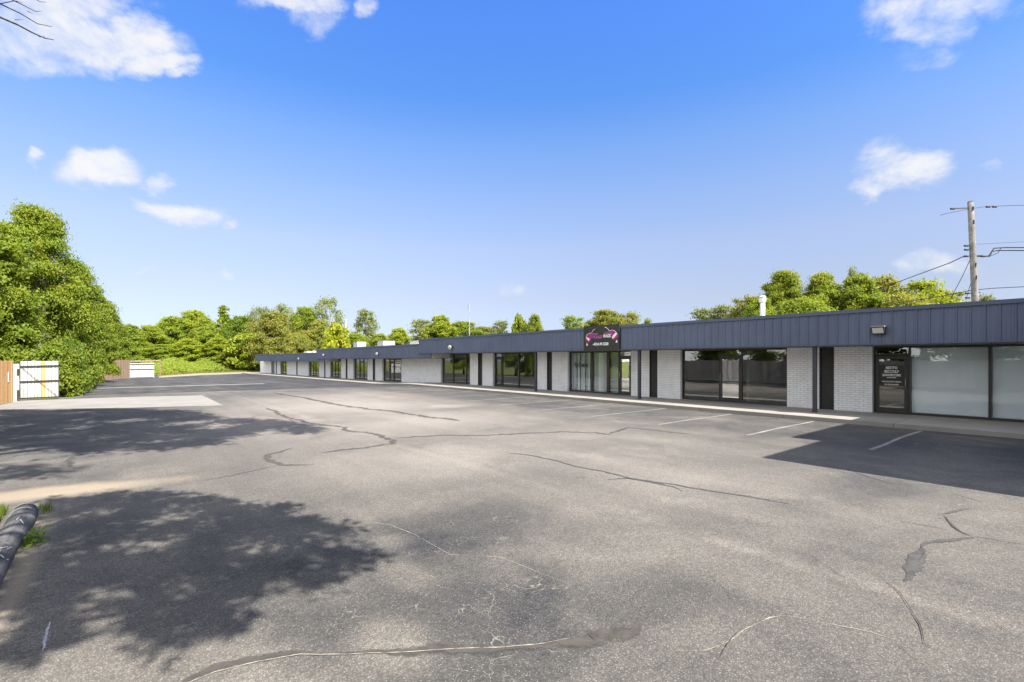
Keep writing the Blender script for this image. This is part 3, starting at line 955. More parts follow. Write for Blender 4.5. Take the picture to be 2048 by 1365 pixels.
for px_ in (1629.6, 1278.8, 1072.0):                              # posts carrying the front of the roof
    y = yon(px_, 19.36)
    b = MB()
    b.box(19.30, 19.42, y - .06, y + .06, wz(y), SEC[0]['zs'] - 0.021)
    b.box(19.27, 19.45, y - .09, y + .09, wz(y), wz(y) + 0.02)
    b.build('post', M_POST, bld)
for px_ in (649.6,):
    y = yon(px_, 19.5)
    b = MB(); b.box(19.44, 19.56, y - .06, y + .06, wz(y), SEC[1]['zs'] - 0.021); b.build('post', M_POST, bld)

# the taller end of the row, just outside the picture on the right: its shadow falls across the stalls
b = MB()
H = 5.86
b.box(11.02, 14.25, -9, -0.92, -0.5, H - 1.2)
b.box(14.252, 30, -9, -0.42, -0.5, H - 1.2)
b.build('wall', M_BRICK, bld)
b = MB()
b.box(11.0, 14.26, -9.02, -0.9, H - 1.2, H)
b.box(14.262, 30.02, -9.02, -0.2, H - 1.2, H)
y = 11.2
while y < 29.9:
    yy = -0.9 if y < 14.2 else -0.2
    b.box(y - .02, y + .02, yy, yy + 0.03, H - 1.15, H - 0.1)
    y += 0.305
b.build('fascia', M_FASCIA, bld)

# ------------------------------------------------------------------ fixtures on the building
SX = 19.10
y0, y1 = yon(1238.5, SX), yon(1168, SX)
sg = thing('shop_sign', (SX, (y0 + y1) / 2, 2.5), 'black sign panel with two magenta curved shapes and white lettering on the blue fascia', 'sign')
b = MB(); b.box(SX, SX + 0.09, y0, y1, 2.50, 3.74)
b.build('panel', M_SIGN, sg)
b = MB()
for (ya, yb, za, zb) in ((y0 - .012, y0, 2.49, 3.75), (y1, y1 + .012, 2.49, 3.75), (y0, y1, 2.49, 2.50), (y0, y1, 3.74, 3.75)):
    b.box(SX - .008, SX + 0.09, ya, yb, za, zb)
b.build('frame', M_BRONZE, sg)
def sp(x, y, lift):
    u = (x - 110) / 1760.0
    v = (1270 - y) / 1130.0 - (0.035 * (1 - u) - 0.0)
    return (SX - lift, y1 - u * (y1 - y0), 2.52 + max(v, 0) * 1.2)
def poly(name, polys, lift, mat):
    for p in polys:
        b = MB()
        top = [sp(x, y, lift) for x, y in p]
        lo = [(q[0] + 0.003, q[1], q[2]) for q in top]
        b.hexa(lo, top)
        b.build(name, mat, sg)
poly('emblem', [[(260, 640), (290, 540), (390, 470), (520, 445), (640, 450), (560, 560), (470, 780), (400, 700), (330, 650)],
                [(1400, 405), (1560, 388), (1660, 430), (1715, 505), (1600, 590), (1530, 660), (1500, 560), (1380, 480)]], 0.004, M_MAGENTA)
poly('emblem', [[(170, 690), (235, 670), (320, 770), (380, 815), (460, 800), (400, 885), (320, 865), (200, 770)],
                [(1790, 585), (1835, 670), (1745, 775), (1640, 825), (1565, 795), (1660, 710)]], 0.006, M_RED)
poly('emblem', [[(222, 600), (255, 608), (420, 715), (375, 812), (320, 765), (240, 665)], [(1700, 505), (1738, 488), (1785, 565), (1655, 705), (1560, 785), (1520, 705), (1590, 600)],
                [(265, 885), (322, 1000), (290, 1042), (238, 1010)], [(1755, 825), (1797, 930), (1760, 972), (1700, 948)]], 0.008, M_VINYL_W)
for ln in ([(225, 600), (260, 520), (340, 460), (450, 435), (520, 425), (600, 310), (650, 265), (705, 255)], [(1185, 205), (1260, 228), (1330, 290), (1410, 385), (1560, 372), (1660, 408), (1730, 480), (1775, 565)]):
    b = MB(); b.tube([sp(x, y, 0.012) for x, y in ln], 0.013, 5)
    b.build('outline', M_VINYL_W, sg)
def syz(x, y):
    q = sp(x, y, 0)
    return q[1], q[2]
def ltr(txt, xc, yb, wpx, hpx, shear, mat, bold=.004):
    yc, zb = syz(xc, yb)
    lettering('lettering', [(txt, yc, zb, hpx / 1130 * 1.2 * 1.35, shear, bold, wpx / 1760 * (y1 - y0))], SX - 0.012, mat, sg)
ltr('CARY', 690, 540, 300, 95, 0.3, M_PINK)
ltr('PLEASE', 800, 705, 500, 140, 0.3, M_PINK)
ltr('LOOY', 1300, 510, 320, 85, 0.3, M_PINK)
ltr('RAGK', 1295, 690, 400, 160, 0.2, M_VINYL_W, .008)
ltr('~SOA.90 2228', 970, 1045, 790, 130, 0.0, M_VINYL_W, .008)

LIGHTS = [(903.5, 694, 0, 'small round floodlight on the tall fascia near its far end', 0.14), (757, 707.5, 1, 'small round floodlight on the middle fascia, nearest the sign', 0.17), (649.5, 710, 1, 'small round floodlight at the far end of the middle fascia', 0.15), (599.5, 717.3, 2, 'small round floodlight on the lowest fascia at the far end', 0.15)]
lamp0 = None
for (x, y, si, lab, rad) in LIGHTS:
    fx = SEC[si]['fx'] - 0.035
    yy = yon(x, fx)
    a = (x - CX) / F
    dep = fx / (CA * a + SA)
    z = CAMH - (y - HY) / F * dep
    if lamp0 is None:
        lamp0 = thing('wall_light', (fx, yy, z), lab, 'wall light', 'round floodlights on the fascia')
        b = MB(); b.box(fx - .06, fx + .033, yy - .07, yy + .07, z - .07, z + .07)
        b.tube([(fx - .05, yy, z), (fx - .13, yy - .03, z - .02)], .035, 8)
        b.build('mount', M_BRONZE, lamp0)
        b = MB(); b.tube([(fx - .10, yy - .02, z + .02), (fx - .16, yy - .04, z), (fx - .27, yy - .10, z - .06)], [.06, .125, .15], 14)
        b.build('housing', M_LIGHTGREY, lamp0)
        b = MB(); b.tube([(fx - .271, yy - .1005, z - .061), (fx - .285, yy - .107, z - .068)], [.138, .10], 14)
        b.build('lens', M_LENS, lamp0)
    else:
        o = lamp0.copy(); COL.objects.link(o)
        o.location = (fx, yy, z); o['label'] = lab
        o.scale = (rad / .14 * .8,) * 3
        for ch in list(lamp0.children):
            c = ch.copy(); COL.objects.link(c); c.parent = o
fx = 19.168
ya, yb = yon(1772, fx), yon(1745.5, fx)
zc_ = CAMH + (720 - 662) / F * 15.7
wp = thing('wall_light', (fx, (ya + yb) / 2, zc_), 'dark framed rectangular wall light with pale lens on the fascia above the lettered door', 'wall light')
b = MB()
z0, z1 = zc_ - .11, zc_ + .12
b.hexa([(fx - .10, ya, z0), (fx + .03, ya, z0), (fx + .03, yb, z0), (fx - .10, yb, z0)], [(fx - .22, ya, z1), (fx + .03, ya, z1), (fx + .03, yb, z1), (fx - .22, yb, z1)])
b.build('housing', M_BRONZE, wp)
b = MB()
dxn = 0.006
b.hexa([(fx - .115 - dxn, ya + .03, z0 + .03), (fx - .11, ya + .03, z0 + .03), (fx - .11, yb - .03, z0 + .03), (fx - .115 - dxn, yb - .03, z0 + .03)],
       [(fx - .205 - dxn, ya + .03, z1 - .03), (fx - .20, ya + .03, z1 - .03), (fx - .20, yb - .03, z1 - .03), (fx - .205 - dxn, yb - .03, z1 - .03)])
b.build('lens', M_LENS, wp)
b = MB(); b.box(fx - .235, fx + .03, ya - .008, yb + .008, z1 + .001, z1 + .035)
b.build('hood', M_LIGHTGREY, wp)

# roof plant
def ac_unit(x0, x1, ytop, dep, zroof, label, grp):
    p0, p1 = at(x0, ytop, dep), at(x1, ytop, dep)
    wdt = (p1 - p0).length
    c = (p0 + p1) / 2
    t = thing('roof_unit', (c.x, c.y, zroof), label, 'air conditioner', grp)
    h = p0.z - zroof
    b = MB()
    hx, hy = wdt * .40, wdt * .42
    b.box(c.x - hx, c.x + hx, c.y - hy, c.y + hy, zroof + .12, zroof + h - .05)
    b.box(c.x - hx - .02, c.x + hx + .02, c.y - hy - .02, c.y + hy + .02, zroof + h - .049, zroof + h)
    b.build('casing', M_LIGHTGREY, t)
    b = MB()
    b.box(c.x - hx - .008, c.x - hx - .001, c.y - hy + .12, c.y + hy - .12, zroof + .22, zroof + h - .14)
    b.box(c.x - hx + .12, c.x + hx - .12, c.y - hy - .008, c.y - hy - .001, zroof + .22, zroof + h - .14)
    b.build('grille', M_METAL, t)
    b = MB()
    for k in range(7):
        z = zroof + .26 + k * (h - .44) / 6
        b.box(c.x - hx - .02, c.x - hx - .009, c.y - hy + .12, c.y + hy - .12, z, z + .03)
        b.box(c.x - hx + .12, c.x + hx - .12, c.y - hy - .02, c.y - hy - .009, z, z + .03)
    b.build('louvre', M_LIGHTGREY, t)
    for sx in (-1, 1):
        b = MB()
        b.box(c.x + sx * hx * .8 - .05, c.x + sx * hx * .8 + .05, c.y - hy, c.y + hy, zroof, zroof + .119)
        b.build('base_rail', M_METAL, t)
    b = MB(); b.tube([(c.x, c.y, zroof + h), (c.x, c.y, zroof + h + .07)], wdt * .28, 16); b.build('fan_guard', M_BRONZE, t)
ac_unit(708, 731, 684, 66, 3.2, 'narrow pale grey air conditioner on the middle roof, nearer the far end', 'air conditioners on the middle roof')
ac_unit(757, 788, 682.5, 60, 3.2, 'wide pale grey louvred air conditioner on the middle roof, nearer the sign', 'air conditioners on the middle roof')
p = at(843, 684, 53)
t = thing('roof_curb', (p.x, p.y, 3.58), 'low white flashed box standing at the far end of the tallest roof', 'roof curb')
b = MB(); b.box(p.x - .9, p.x + .9, p.y - .9, p.y + .9, 3.58, 3.58 + .42); b.build('box', M_WHITE, t)
b = MB(); b.box(p.x - 1.05, p.x + 1.05, p.y - 1.05, p.y + 1.05, 4.001, 4.06); b.build('cap', M_LIGHTGREY, t)
p = at(621, 703, 74)
t = thing('roof_curb', (p.x, p.y, 2.8), 'low white box on the lowest roof beside the step in the fascia', 'roof curb')
b = MB(); b.box(p.x - .7, p.x + .7, p.y - .7, p.y + .7, 2.8, 3.28); b.build('box', M_WHITE, t)
b = MB(); b.tube([(p.x + .2, p.y - 1.0, 2.8), (p.x + .2, p.y - 1.0, 3.35)], .25, 12); b.build('pipe', M_WHITE, t)
p = at(1525, 592, 25.3)
t = thing('vent_pipe', (p.x, p.y, 3.58), 'tall white vent pipe with a wider cap standing on the roof', 'vent pipe')
b = MB(); b.tube([(p.x, p.y, 3.58), (p.x, p.y, p.z - .3)], .125, 14); b.build('pipe', M_WHITE, t, True)
b = MB(); b.tube([(p.x, p.y, p.z - .34), (p.x, p.y, p.z - .30), (p.x, p.y, p.z - .12), (p.x, p.y, p.z - .08)], [.14, .17, .17, .10], 14); b.tube([(p.x, p.y, p.z - .08), (p.x, p.y, p.z)], [.19, .12], 14); b.build('cap', M_WHITE, t)

# ------------------------------------------------------------------ poles and wires
PD = 26.6
pb, pt = at(1950, 600, PD), at(1941, 405, PD)
base = pb + (pb - pt) * ((pb.z + 0.2) / (pt.z - pb.z))
pole = thing('utility_pole', base, 'leaning grey wooden utility pole behind the roof at the right', 'utility pole')
b = MB()
b.tube([base.lerp(pt, k / 8) for k in range(9)], [.172 - .04 * k / 8 for k in range(9)], 14)
b.build('shaft', M_POLE, pole, True)
b = MB(); q = base.lerp(pt, 0.995)
b.tube([pt, pt + (pt - base).normalized() * .04], .128, 14); b.build('pole_cap', M_BRONZE, pole)
def onpole(y): 
    t_ = (at(1945, y, PD).z - base.z) / (pt.z - base.z)
    return base.lerp(pt, t_)
b = MB()
RT = Vector((CA, -SA, 0))
for y, l, r in ((418, -1.1, .1), (492, -.32, .12), (513, -.36, .55), (587, -.35, .3)):
    q = onpole(y)
    b = MB(); b.bar(q + RT * l, q + RT * r + Vector((0, 0, .05)), .05, .05)
    b.build('bracket', M_BRONZE, pole)
for y, l in ((418, -1.0), (414, 0.95), (414, 1.3), (492, -.34), (500, -.34), (513, -.38), (513, .55), (587, -.4), (596, -.4)):
    q = onpole(y) + RT * l
    b = MB(); b.tube([q - RT * .10, q + RT * .10], .055, 8)
    b.build('insulator', M_BLACK, pole)
for y in (423, 450, 535, 560): 
    q = onpole(y); b = MB(); b.bar(q + Vector((-.11, -.11, 0)), q + Vector((-.11, -.11, .22)), .05, .03); b.build('tag', M_BLACK, pole)
WG = 'overhead wires at the wooden pole'
def wire(pts, rad, label):
    P = []
    for i in range(len(pts) - 1):
        (a, c) = (pts[i], pts[i + 1])
        for k in range(8):
            P.append(a.lerp(c, k / 8))
    P.append(pts[-1])
    b = MB(); b.tube(P, rad, 5)
    o = b.build('overhead_wire', M_BLACK, None, origin=P[0])
    tag(o, label, 'wire', WG)
wire([at(1880, 431, PD + 1), at(1895, 427, PD), at(1940, 418, PD), at(1975, 413.5, PD), at(2010, 412, PD), at(2200, 407, PD - 1)], .012, 'topmost thin wire crossing the head of the pole')
wire([at(1932, 511, PD), at(1900, 526, PD + 2), at(1800, 563, PD + 9), at(1690, 600, PD + 17), at(1640, 614, PD + 22)], .026, 'dark wire sagging left from the pole down into the trees')
wire([at(1943, 514, PD), at(1925, 553, PD + .6), at(1900, 600, PD + 1.2)], .016, 'steep guy wire slanting down left of the pole')
wire([at(1944, 560, PD), at(1936, 585, PD + .4), at(1932, 600, PD + .6)], .014, 'short wire hanging close beside the lower pole')
wire([at(1954, 513, PD), at(1965, 514, PD), at(1978, 512, PD), at(1988, 497, PD), at(2010, 495.6, PD), at(2260, 496, PD - 1)], .030, 'upper of the two thick cables running right from the pole')
wire([at(1966, 513.5, PD), at(1980, 513, PD), at(1984, 504, PD), at(1994, 501.5, PD), at(2020, 501.5, PD), at(2260, 503, PD - 1)], .030, 'lower of the two thick cables running right from the pole')
wire([at(1962, 514, PD), at(1985, 511, PD), at(1996, 506, PD), at(2001, 498, PD), at(2003, 496, PD)], .018, 'looped jumper wire between the two thick cables')
wire([at(1954, 489, PD), at(2048, 484, PD), at(2260, 476, PD - 1)], .008, 'faint thin wire rising right above the thick cables')
wire([at(1800, 606, PD + 6), at(1900, 590, PD + 2), at(1944, 581, PD), at(1985, 577, PD), at(2048, 574, PD), at(2260, 566, PD - 1)], .022, 'long low cable crossing the pole just above the roof')
p0, p1 = at(692.6, 700, 98), at(692.2, 640, 98)
t = thing('utility_pole', (p0.x, p0.y, -.6), 'slim white pole with a box halfway up, behind the middle roof', 'utility pole')
b = MB(); b.tube([(p0.x, p0.y, -.6), (p1.x, p1.y, 5), p1], [.13, .11, .08], 10); b.build('shaft', M_WHITE, t, True)
b = MB(); q = at(692.6, 672, 98); b.box(q.x - .32, q.x + .32, q.y - .45, q.y - .14, q.z - .5, q.z + .45); b.build('equipment_box', M_LIGHTGREY, t)
b = MB(); b.bar(p1, p1 - RT * .9 + Vector((0, 0, .25)), .06, .06); b.build('arm', M_WHITE, t)
p0, p1 = at(938.8, 680, 64), at(939.2, 611, 64)
t = thing('utility_pole', (p0.x, p0.y, -.4), 'slim white bare pole behind the tallest roof', 'utility pole')
b = MB(); b.tube([(p0.x, p0.y, -.4), p0, (p1.x, p1.y, p1.z)], [.11, .09, .05], 10); b.build('shaft', M_POLE, t, True)
b = MB(); 
for y in (612, 616, 643): q = at(938, y, 64); b = MB(); b.box(q.x - .12, q.x + .02, q.y - .1, q.y + .1, q.z - .1, q.z + .1); b.build('bracket', M_LIGHTGREY, t)

# ------------------------------------------------------------------ fences and gates on the left
def fence(name, p, q, h, mat, label, cat='fence', group=None, seed=1, rails=True, bw=.14):
    p, q = Vector(p), Vector(q)
    rs = random.Random(seed)
    t = thing(name, p, label, cat, group)
    d = (q - p); L = d.length; d.normalize()
    nrm = Vector((d.y, -d.x, 0))
    b = MB()
    x = 0
    while x < L - 0.02:
        ww = min(bw * rs.uniform(.94, 1.03), L - x)
        hh = h + rs.uniform(-.03, .03)
        off = rs.uniform(-.006, .006)
        a, c = p + d * (x + .004) + nrm * off, p + d * (x + ww - .004) + nrm * off
        g0, g1 = ground(a.y) + .02, ground(c.y) + .02
        lean = rs.uniform(-.008, .008)
        lo = [a, c, c + nrm * .02, a + nrm * .02]
        b.hexa([(v.x, v.y, g0) for v in lo], [(v.x + d.x * lean, v.y + d.y * lean, g0 + hh) for v in lo])
        x += ww
    b.build('board_panel', mat, t)
    if rails:
        b = MB()
        for z in (.35, h * .5, h - .3):
            a, c = p - nrm * .03, q - nrm * .03
            b.bar((a.x, a.y, ground(a.y) + z), (c.x, c.y, ground(c.y) + z), .04, .09)
        b.build('rail', mat, t)
        x = 0
        while x <= L + .01:
            a = p + d * min(x, L - .05) - nrm * .10
            b = MB(); b.box(a.x - .05, a.x + .05, a.y - .05, a.y + .05, ground(a.y) - .2, ground(a.y) + h - .05)
            b.build('post', mat, t)
            x += 2.4
    return t
fA = fence('wooden_fence', (-4.02, -3.0, 0), (-4.02, 30.4, 0), 1.9, M_WOOD_GREY, 'grey board fence running along the left side of the lot outside the picture', seed=3)
fB = fence('wooden_fence', (-4.02, 30.42, 0), (-3.72, 32.7, 0), 1.93, M_WOOD_NEW, 'orange brown board fence at the left edge beside the white gate post', seed=4, bw=.16)
b = MB(); b.box(-3.80, -3.765, 31.98, 32.20, .98, 1.42); nt_ = b.build('notice', M_WHITE, fB)
b = MB(); b.box(-3.764, -3.761, 32.04, 32.13, 1.12, 1.30); b.build('print', M_VINYL_D, fB)
g0, g1 = gnd(41, 801.0), gnd(117, 798.6)
gt = thing('gate', (g0.x, g0.y, 0), 'white board gate with one yellow board and a dark diagonal brace, behind the concrete apron', 'gate')
gdir = (g1 - g0); GW = gdir.length; gdir.normalize()
gn = Vector((gdir.y, -gdir.x, 0))                                         # towards the camera
def gp(u, off, z):
    v = g0 + gdir * u + gn * off
    return (v.x, v.y, z)
NB = 11
rs = random.Random(8)
b, by = MB(), MB()
for k in range(NB):
    u0, u1 = GW * k / NB + .009, GW * (k + 1) / NB - .009
    tgt = by if k == 6 else b
    zt = 1.94 + rs.uniform(-.01, .01)
    o_ = rs.uniform(-.004, .004)
    tgt.hexa([gp(u0, o_, .10), gp(u0, o_ + .02, .10), gp(u1, o_ + .02, .10), gp(u1, o_, .10)], [gp(u0, o_, zt), gp(u0, o_ + .02, zt), gp(u1, o_ + .02, zt), gp(u1, o_, zt)])
b.build('board_panel', M_BOARDS, gt)
o = by.build('board', M_YELLOW, gt); o['label'] = 'yellow new board'
for z in (1.68, .93):
    b = MB(); b.bar(gp(-.02, .05, z - .02), gp(GW + .02, .05, z + .02), .045, .075); b.build('rail', M_BRONZE, gt)
b = MB(); b.bar(gp(-.02, .04, .09), gp(GW + .02, .04, .11), .06, .075); b.build('bottom_rail', M_BRONZE, gt)
b = MB(); b.bar(gp(.06, .085, 1.64), gp(GW - .02, .085, .16), .016, .018); b.build('brace', M_BRONZE, gt)
b = MB(); b.bar(gp(GW + .02, .03, .06), gp(GW + .02, .03, 1.7), .03, .03); b.build('stile', M_POST, gt); b = MB(); b.bar(gp(-.035, .03, .06), gp(-.035, .03, 1.68), .04, .04); b.build('stile', M_POST, gt)
gpst = gnd(31, 803.5)
pw = thing('gate_post', (gpst.x, gpst.y, 0), 'white painted gate post with dark hinges, between the orange fence and the gate', 'post')
b = MB(); b.box(gpst.x - .14, gpst.x + .13, gpst.y - .1, gpst.y + .1, -.1, 1.80); b.build('shaft', M_BOARDS, pw)
for z0, z1 in ((1.28, 1.56), (.08, .55)):
    b = MB(); b.box(gpst.x + .06, gpst.x + .17, gpst.y - .16, gpst.y - .101, z0, z1); b.build('hinge', M_BRONZE, pw)
a, c = gnd(206, 761.5), gnd(259, 757.6)
fC = fence('wooden_fence', (a.x, a.y, 0), (c.x, c.y, 0), 2.35, M_WOOD_OLD, 'brown board fence at the far end of the lot beside the second white gate', seed=6)
ps = thing('gate_post', (a.x - .3, a.y, ground(a.y)), 'pale post at the left end of the far brown fence', 'post')
b = MB(); b.box(a.x - .42, a.x - .14, a.y - .12, a.y + .12, ground(a.y) - .1, ground(a.y) + 2.2); b.build('shaft', M_BOARDS, ps)
b = MB(); b.box(a.x - .45, a.x - .11, a.y - .15, a.y + .15, ground(a.y) + 2.2, ground(a.y) + 2.26); b.build('cap', M_WHITE, ps)
c2, d2 = gnd(260, 757.4), gnd(307, 756.2)
gt2 = thing('gate', (c2.x, c2.y, ground(c2.y)), 'white board gate with two grey rails at the far end of the lot', 'gate')
dv = (d2 - c2); L2 = dv.length; dv.normalize(); nv = Vector((dv.y, -dv.x, 0)); zg = ground(c2.y)
def g2(u, off, z):
    v = c2 + dv * u + nv * off
    return (v.x, v.y, zg + z)
b = MB()
for k in range(14):
    u0, u1 = L2 * k / 14 + .012, L2 * (k + 1) / 14 - .012
    b.hexa([g2(u0, 0, .12), g2(u0, .03, .12), g2(u1, .03, .12), g2(u1, 0, .12)], [g2(u0, 0, 1.98), g2(u0, .03, 1.98), g2(u1, .03, 1.98), g2(u1, 0, 1.98)])
b.build('board_panel', M_BOARDS, gt2)
for z in (1.80, 1.16):
    b = MB(); b.bar(g2(-.05, .07, z), g2(L2 + .05, .07, z), .06, .08); b.build('rail', M_POST, gt2)
b = MB(); b.bar(g2(-.03, .03, 0), g2(-.03, .03, 2.05), .08, .08); b.build('stile', M_METAL, gt2); b = MB(); b.bar(g2(L2 + .03, .03, 0), g2(L2 + .03, .03, 2.05), .08, .08); b.build('stile', M_METAL, gt2)
e = d2 + dv * .9
b = MB(); b.bar((c.x - 3, c.y + .25, zg + 2.12), (e.x, e.y + .3, zg + 2.30), .05, .16); b.bar((e.x - .1, e.y + .35, zg - .1), (e.x - .1, e.y + .35, zg + 2.36), .1, .1)
b.build('rail', M_WOOD_OLD, fC)

# old pole laid as a kerb along the verge
lg = thing('kerb_log', (-0.9, 8.75, 0.05), 'dark tarred log with white scuffs laid as a kerb along the grass verge', 'log')
P = []
for k in range(15):
    y = 8.75 - k * 0.52
    P.append((-0.88 + .012 * math.sin(k * 1.3) - .004 * k, y, .045 + .006 * math.sin(k * 2.1)))
b = MB(); b.tube(P, [.122 + .007 * math.sin(k * 1.9) for k in range(15)], 20)
b.build('shaft', M_LOG, lg, True)
b = MB(); b.tube([(-0.88, 8.50, .047), (-0.88, 8.512, .047)], .1285, 20, cap=True); b.build('strap', M_LIGHTGREY, lg); b = MB(); b.tube([(-0.88, 8.743, .046), (-0.88, 8.757, .046)], .123, 20, cap=True)
b.build('strap', M_LIGHTGREY, lg)
rs = random.Random(3)
for (y, n) in ((6.55, 5), (6.8, 2), (7.9, 2)):
    for k in range(n):
        th = rs.uniform(.1, 1.1)
        y2, th2 = y + rs.uniform(-.12, .18), th + rs.uniform(-.45, .45)
        f_ = lambda yy, tt: (-0.888 + .132 * math.sin(tt), yy, .045 + .132 * math.cos(tt))
        b = MB(); b.tube([f_(y, th), f_((y + y2) / 2, (th + th2) / 2), f_(y2, th2)], .004, 5)
        b.build('scuff', M_WHITE, lg)

# ------------------------------------------------------------------ vegetation
def leaf_object(name, C_, N_, S_, mat, seed=0, parent=None, wid=0.5):
    """one mesh of leaf-sized faces: centres, facing, half length"""
    g = np.random.default_rng(seed)
    n = len(C_)
    N_ = N_ / np.maximum(np.linalg.norm(N_, axis=1, keepdims=True), 1e-6)
    t = g.normal(size=(n, 3))
    t -= (t * N_).sum(1, keepdims=True) * N_
    t /= np.maximum(np.linalg.norm(t, axis=1, keepdims=True), 1e-6)
    bt = np.cross(N_, t)
    s = S_[:, None]
    V = np.empty((n, 4, 3))
    V[:, 0] = C_ - t * s
    V[:, 1] = C_ + bt * s * wid + N_ * s * .12
    V[:, 2] = C_ + t * s
    V[:, 3] = C_ - bt * s * wid + N_ * s * .12
    me = bpy.data.meshes.new(name)
    me.vertices.add(n * 4)
    me.vertices.foreach_set('co', V.reshape(-1).astype(np.float32))
    me.loops.add(n * 4)
    me.loops.foreach_set('vertex_index', np.arange(n * 4, dtype=np.int32))
    me.polygons.add(n)
    me.polygons.foreach_set('loop_start', np.arange(0, n * 4, 4, dtype=np.int32))
    me.polygons.foreach_set('loop_total', np.full(n, 4, dtype=np.int32))
    at_ = me.attributes.new('rnd', 'FLOAT', 'FACE')
    at_.data.foreach_set('value', g.random(n).astype(np.float32))
    me.materials.append(mat)
    me.update(calc_edges=True)
    o = bpy.data.objects.new(name, me)
    COL.objects.link(o)
    if parent is not None: o.parent = parent
    return o

def crown_points(g, lobes, n, clump=0.20, per=26, fill=0.12, flat=0.72):
    """leaf positions in clumps set over the shells of many lobes"""
    lobes = np.array(lobes)                                              # x y z rx ry rz
    wt = (lobes[:, 3] * lobes[:, 5]) ** 1.0
    wt /= wt.sum()
    nc = max(1, n // per)
    idx = g.choice(len(lobes), nc, p=wt)
    L = lobes[idx]
    d = g.normal(size=(nc, 3))
    d /= np.linalg.norm(d, axis=1, keepdims=True)
    d[:, 2] = np.where(d[:, 2] < -.35, -d[:, 2], d[:, 2])
    rr = np.where(g.random(nc) < fill, g.random(nc) * .8, g.uniform(.55, 1.2, nc) ** 1.0)
    cc = L[:, :3] + d * L[:, 3:] * rr[:, None]
    rep = np.repeat(np.arange(nc), per)
    sg = (L[:, 3:] * clump * g.uniform(.6, 1.7, (nc, 1)))[rep]
    off = g.normal(size=(len(rep), 3)) * sg
    off[:, 2] *= flat
    # leaves of a clump lie in a tilted spray
    P_ = cc[rep] + off
    N_ = d[rep] * .75 + g.normal(size=(len(rep), 3)) * .6 + np.array([0, -.05, .35])
    return P_, N_

def limbs(b, rs, H, r, lobes, fork, k):
    trunk_top = Vector((rs.uniform(-.02, .02) * H, rs.uniform(-.02, .02) * H, H * .72))
    pts = [Vector((0, 0, -.4)), Vector((rs.uniform(-.1, .1), rs.uniform(-.1, .1), H * fork * .6)), Vector((rs.uniform(-.02, .02) * H, rs.uniform(-.02, .02) * H, H * fork * 1.2)), trunk_top]
    b.tube(pts, [r * 1.25, r, r * .8, r * .25], 9)
    for l in rs.sample(list(lobes), min(k, len(lobes))):
        t = rs.uniform(.25, .8)
        a = pts[1].lerp(trunk_top, t)
        e = Vector(l[:3])
        if e.z < a.z - .1 * H: a = pts[1]
        mid = a.lerp(e, .5) + Vector((0, 0, -.03 * H))
        b.tube([a, mid, e], [r * .42, r * .28, r * .08], 6)
        for q in range(2):
            e2 = e + Vector((rs.uniform(-1, 1) * l[3], rs.uniform(-1, 1) * l[4], rs.uniform(.1, 1) * l[5]))
            b.tube([mid.lerp(e, .6), e2], [r * .13, r * .03], 5)

PROTO = {}
def proto(kind, seed, H, rad, low, nl, nleaf, leaf, lobe=.34, shape='round', clump=.22, fill=.12, bark=None, fork=.28, nlimb=9, per=26, wid=.5, squash=.8, flat=.72):
    """build a tree once: meshes for trunk and crown in local metres"""
    rs = random.Random(seed)
    g = np.random.default_rng(seed)
    lobes = []
    for i in range(nl):
        t = (i + .5) / nl
        z = low + (1 - low) * (t ** .85)
        u = (z - low) / (1 - low)
        if shape == 'round': prof = math.sqrt(max(.0, 1 - (2 * u - .85) ** 2 / 1.33))
        elif shape == 'cone': prof = (1 - u) ** .75 * .95 + .08
        elif shape == 'dome': prof = math.sqrt(max(.02, 1 - u ** 2.2))
        else: prof = .35 + .65 * math.sin(math.pi * min(1, u * .9 + .1))
        lr = rad * lobe * rs.uniform(.72, 1.25) * (.55 + .45 * prof)
        ang = i * 2.399 + rs.uniform(-.5, .5)
        d = max(0, rad * prof - lr * .75) * (rs.uniform(.55, 1.05))
        zz = min(z * H, H - lr * squash * .9)
        lobes.append((math.cos(ang) * d, math.sin(ang) * d, zz, lr, lr, lr * squash))
    P_, N_ = crown_points(g, lobes, nleaf, clump, per, fill, flat)
    keep = P_[:, 2] > .05
    P_, N_ = P_[keep], N_[keep]
    S_ = leaf * g.uniform(.65, 1.3, len(P_))
    cr = leaf_object('crown', P_, N_, S_, M_LEAF, seed, wid=wid)
    b = MB()
    limbs(b, rs, H, .022 * H + .04, lobes, fork, nlimb)
    tr = b.build('trunk', bark or M_BARK, None, True)
    PROTO[kind] = dict(crown=cr.data, trunk=tr.data, H=H, rad=rad)
    bpy.data.objects.remove(cr); bpy.data.objects.remove(tr)

proto('maple', 11, 11, 3.9, .10, 46, 100000, .090, .27, 'dome', .25, .10, per=32, flat=.55)
proto('maple2', 12, 9, 3.4, .06, 36, 68000, .095, .29, 'dome', .25, .10, per=32, flat=.55)
proto('broad', 21, 10, 3.9, .10, 42, 32000, .14, .27, 'round', .22, .12)
proto('broad2', 22, 10, 3.6, .05, 44, 32000, .14, .26, 'dome', .22, .12)
proto('layered', 23, 9, 4.2, .10, 36, 27000, .145, .27, 'round', .24, .10, squash=.85)
proto('spire', 24, 11, 2.4, .06, 30, 12000, .20, .36, 'cone', .24, .15)
proto('wispy', 25, 10, 3.2, .30, 24, 3800, .19, .30, 'round', .34, .3, bark=M_BARK_P, nlimb=18, per=12, wid=.35)
proto('airy', 26, 10, 3.4, .28, 22, 6500, .20, .30, 'round', .28, .25, bark=M_BARK_P, nlimb=16, per=14, wid=.4)
proto('bright', 27, 6, 3.4, .04, 24, 9000, .26, .34, 'dome', .24, .1, wid=.6)
proto('shrub', 28, 3, 1.9, .0, 22, 14000, .105, .38, 'dome', .24, .12, nlimb=5)
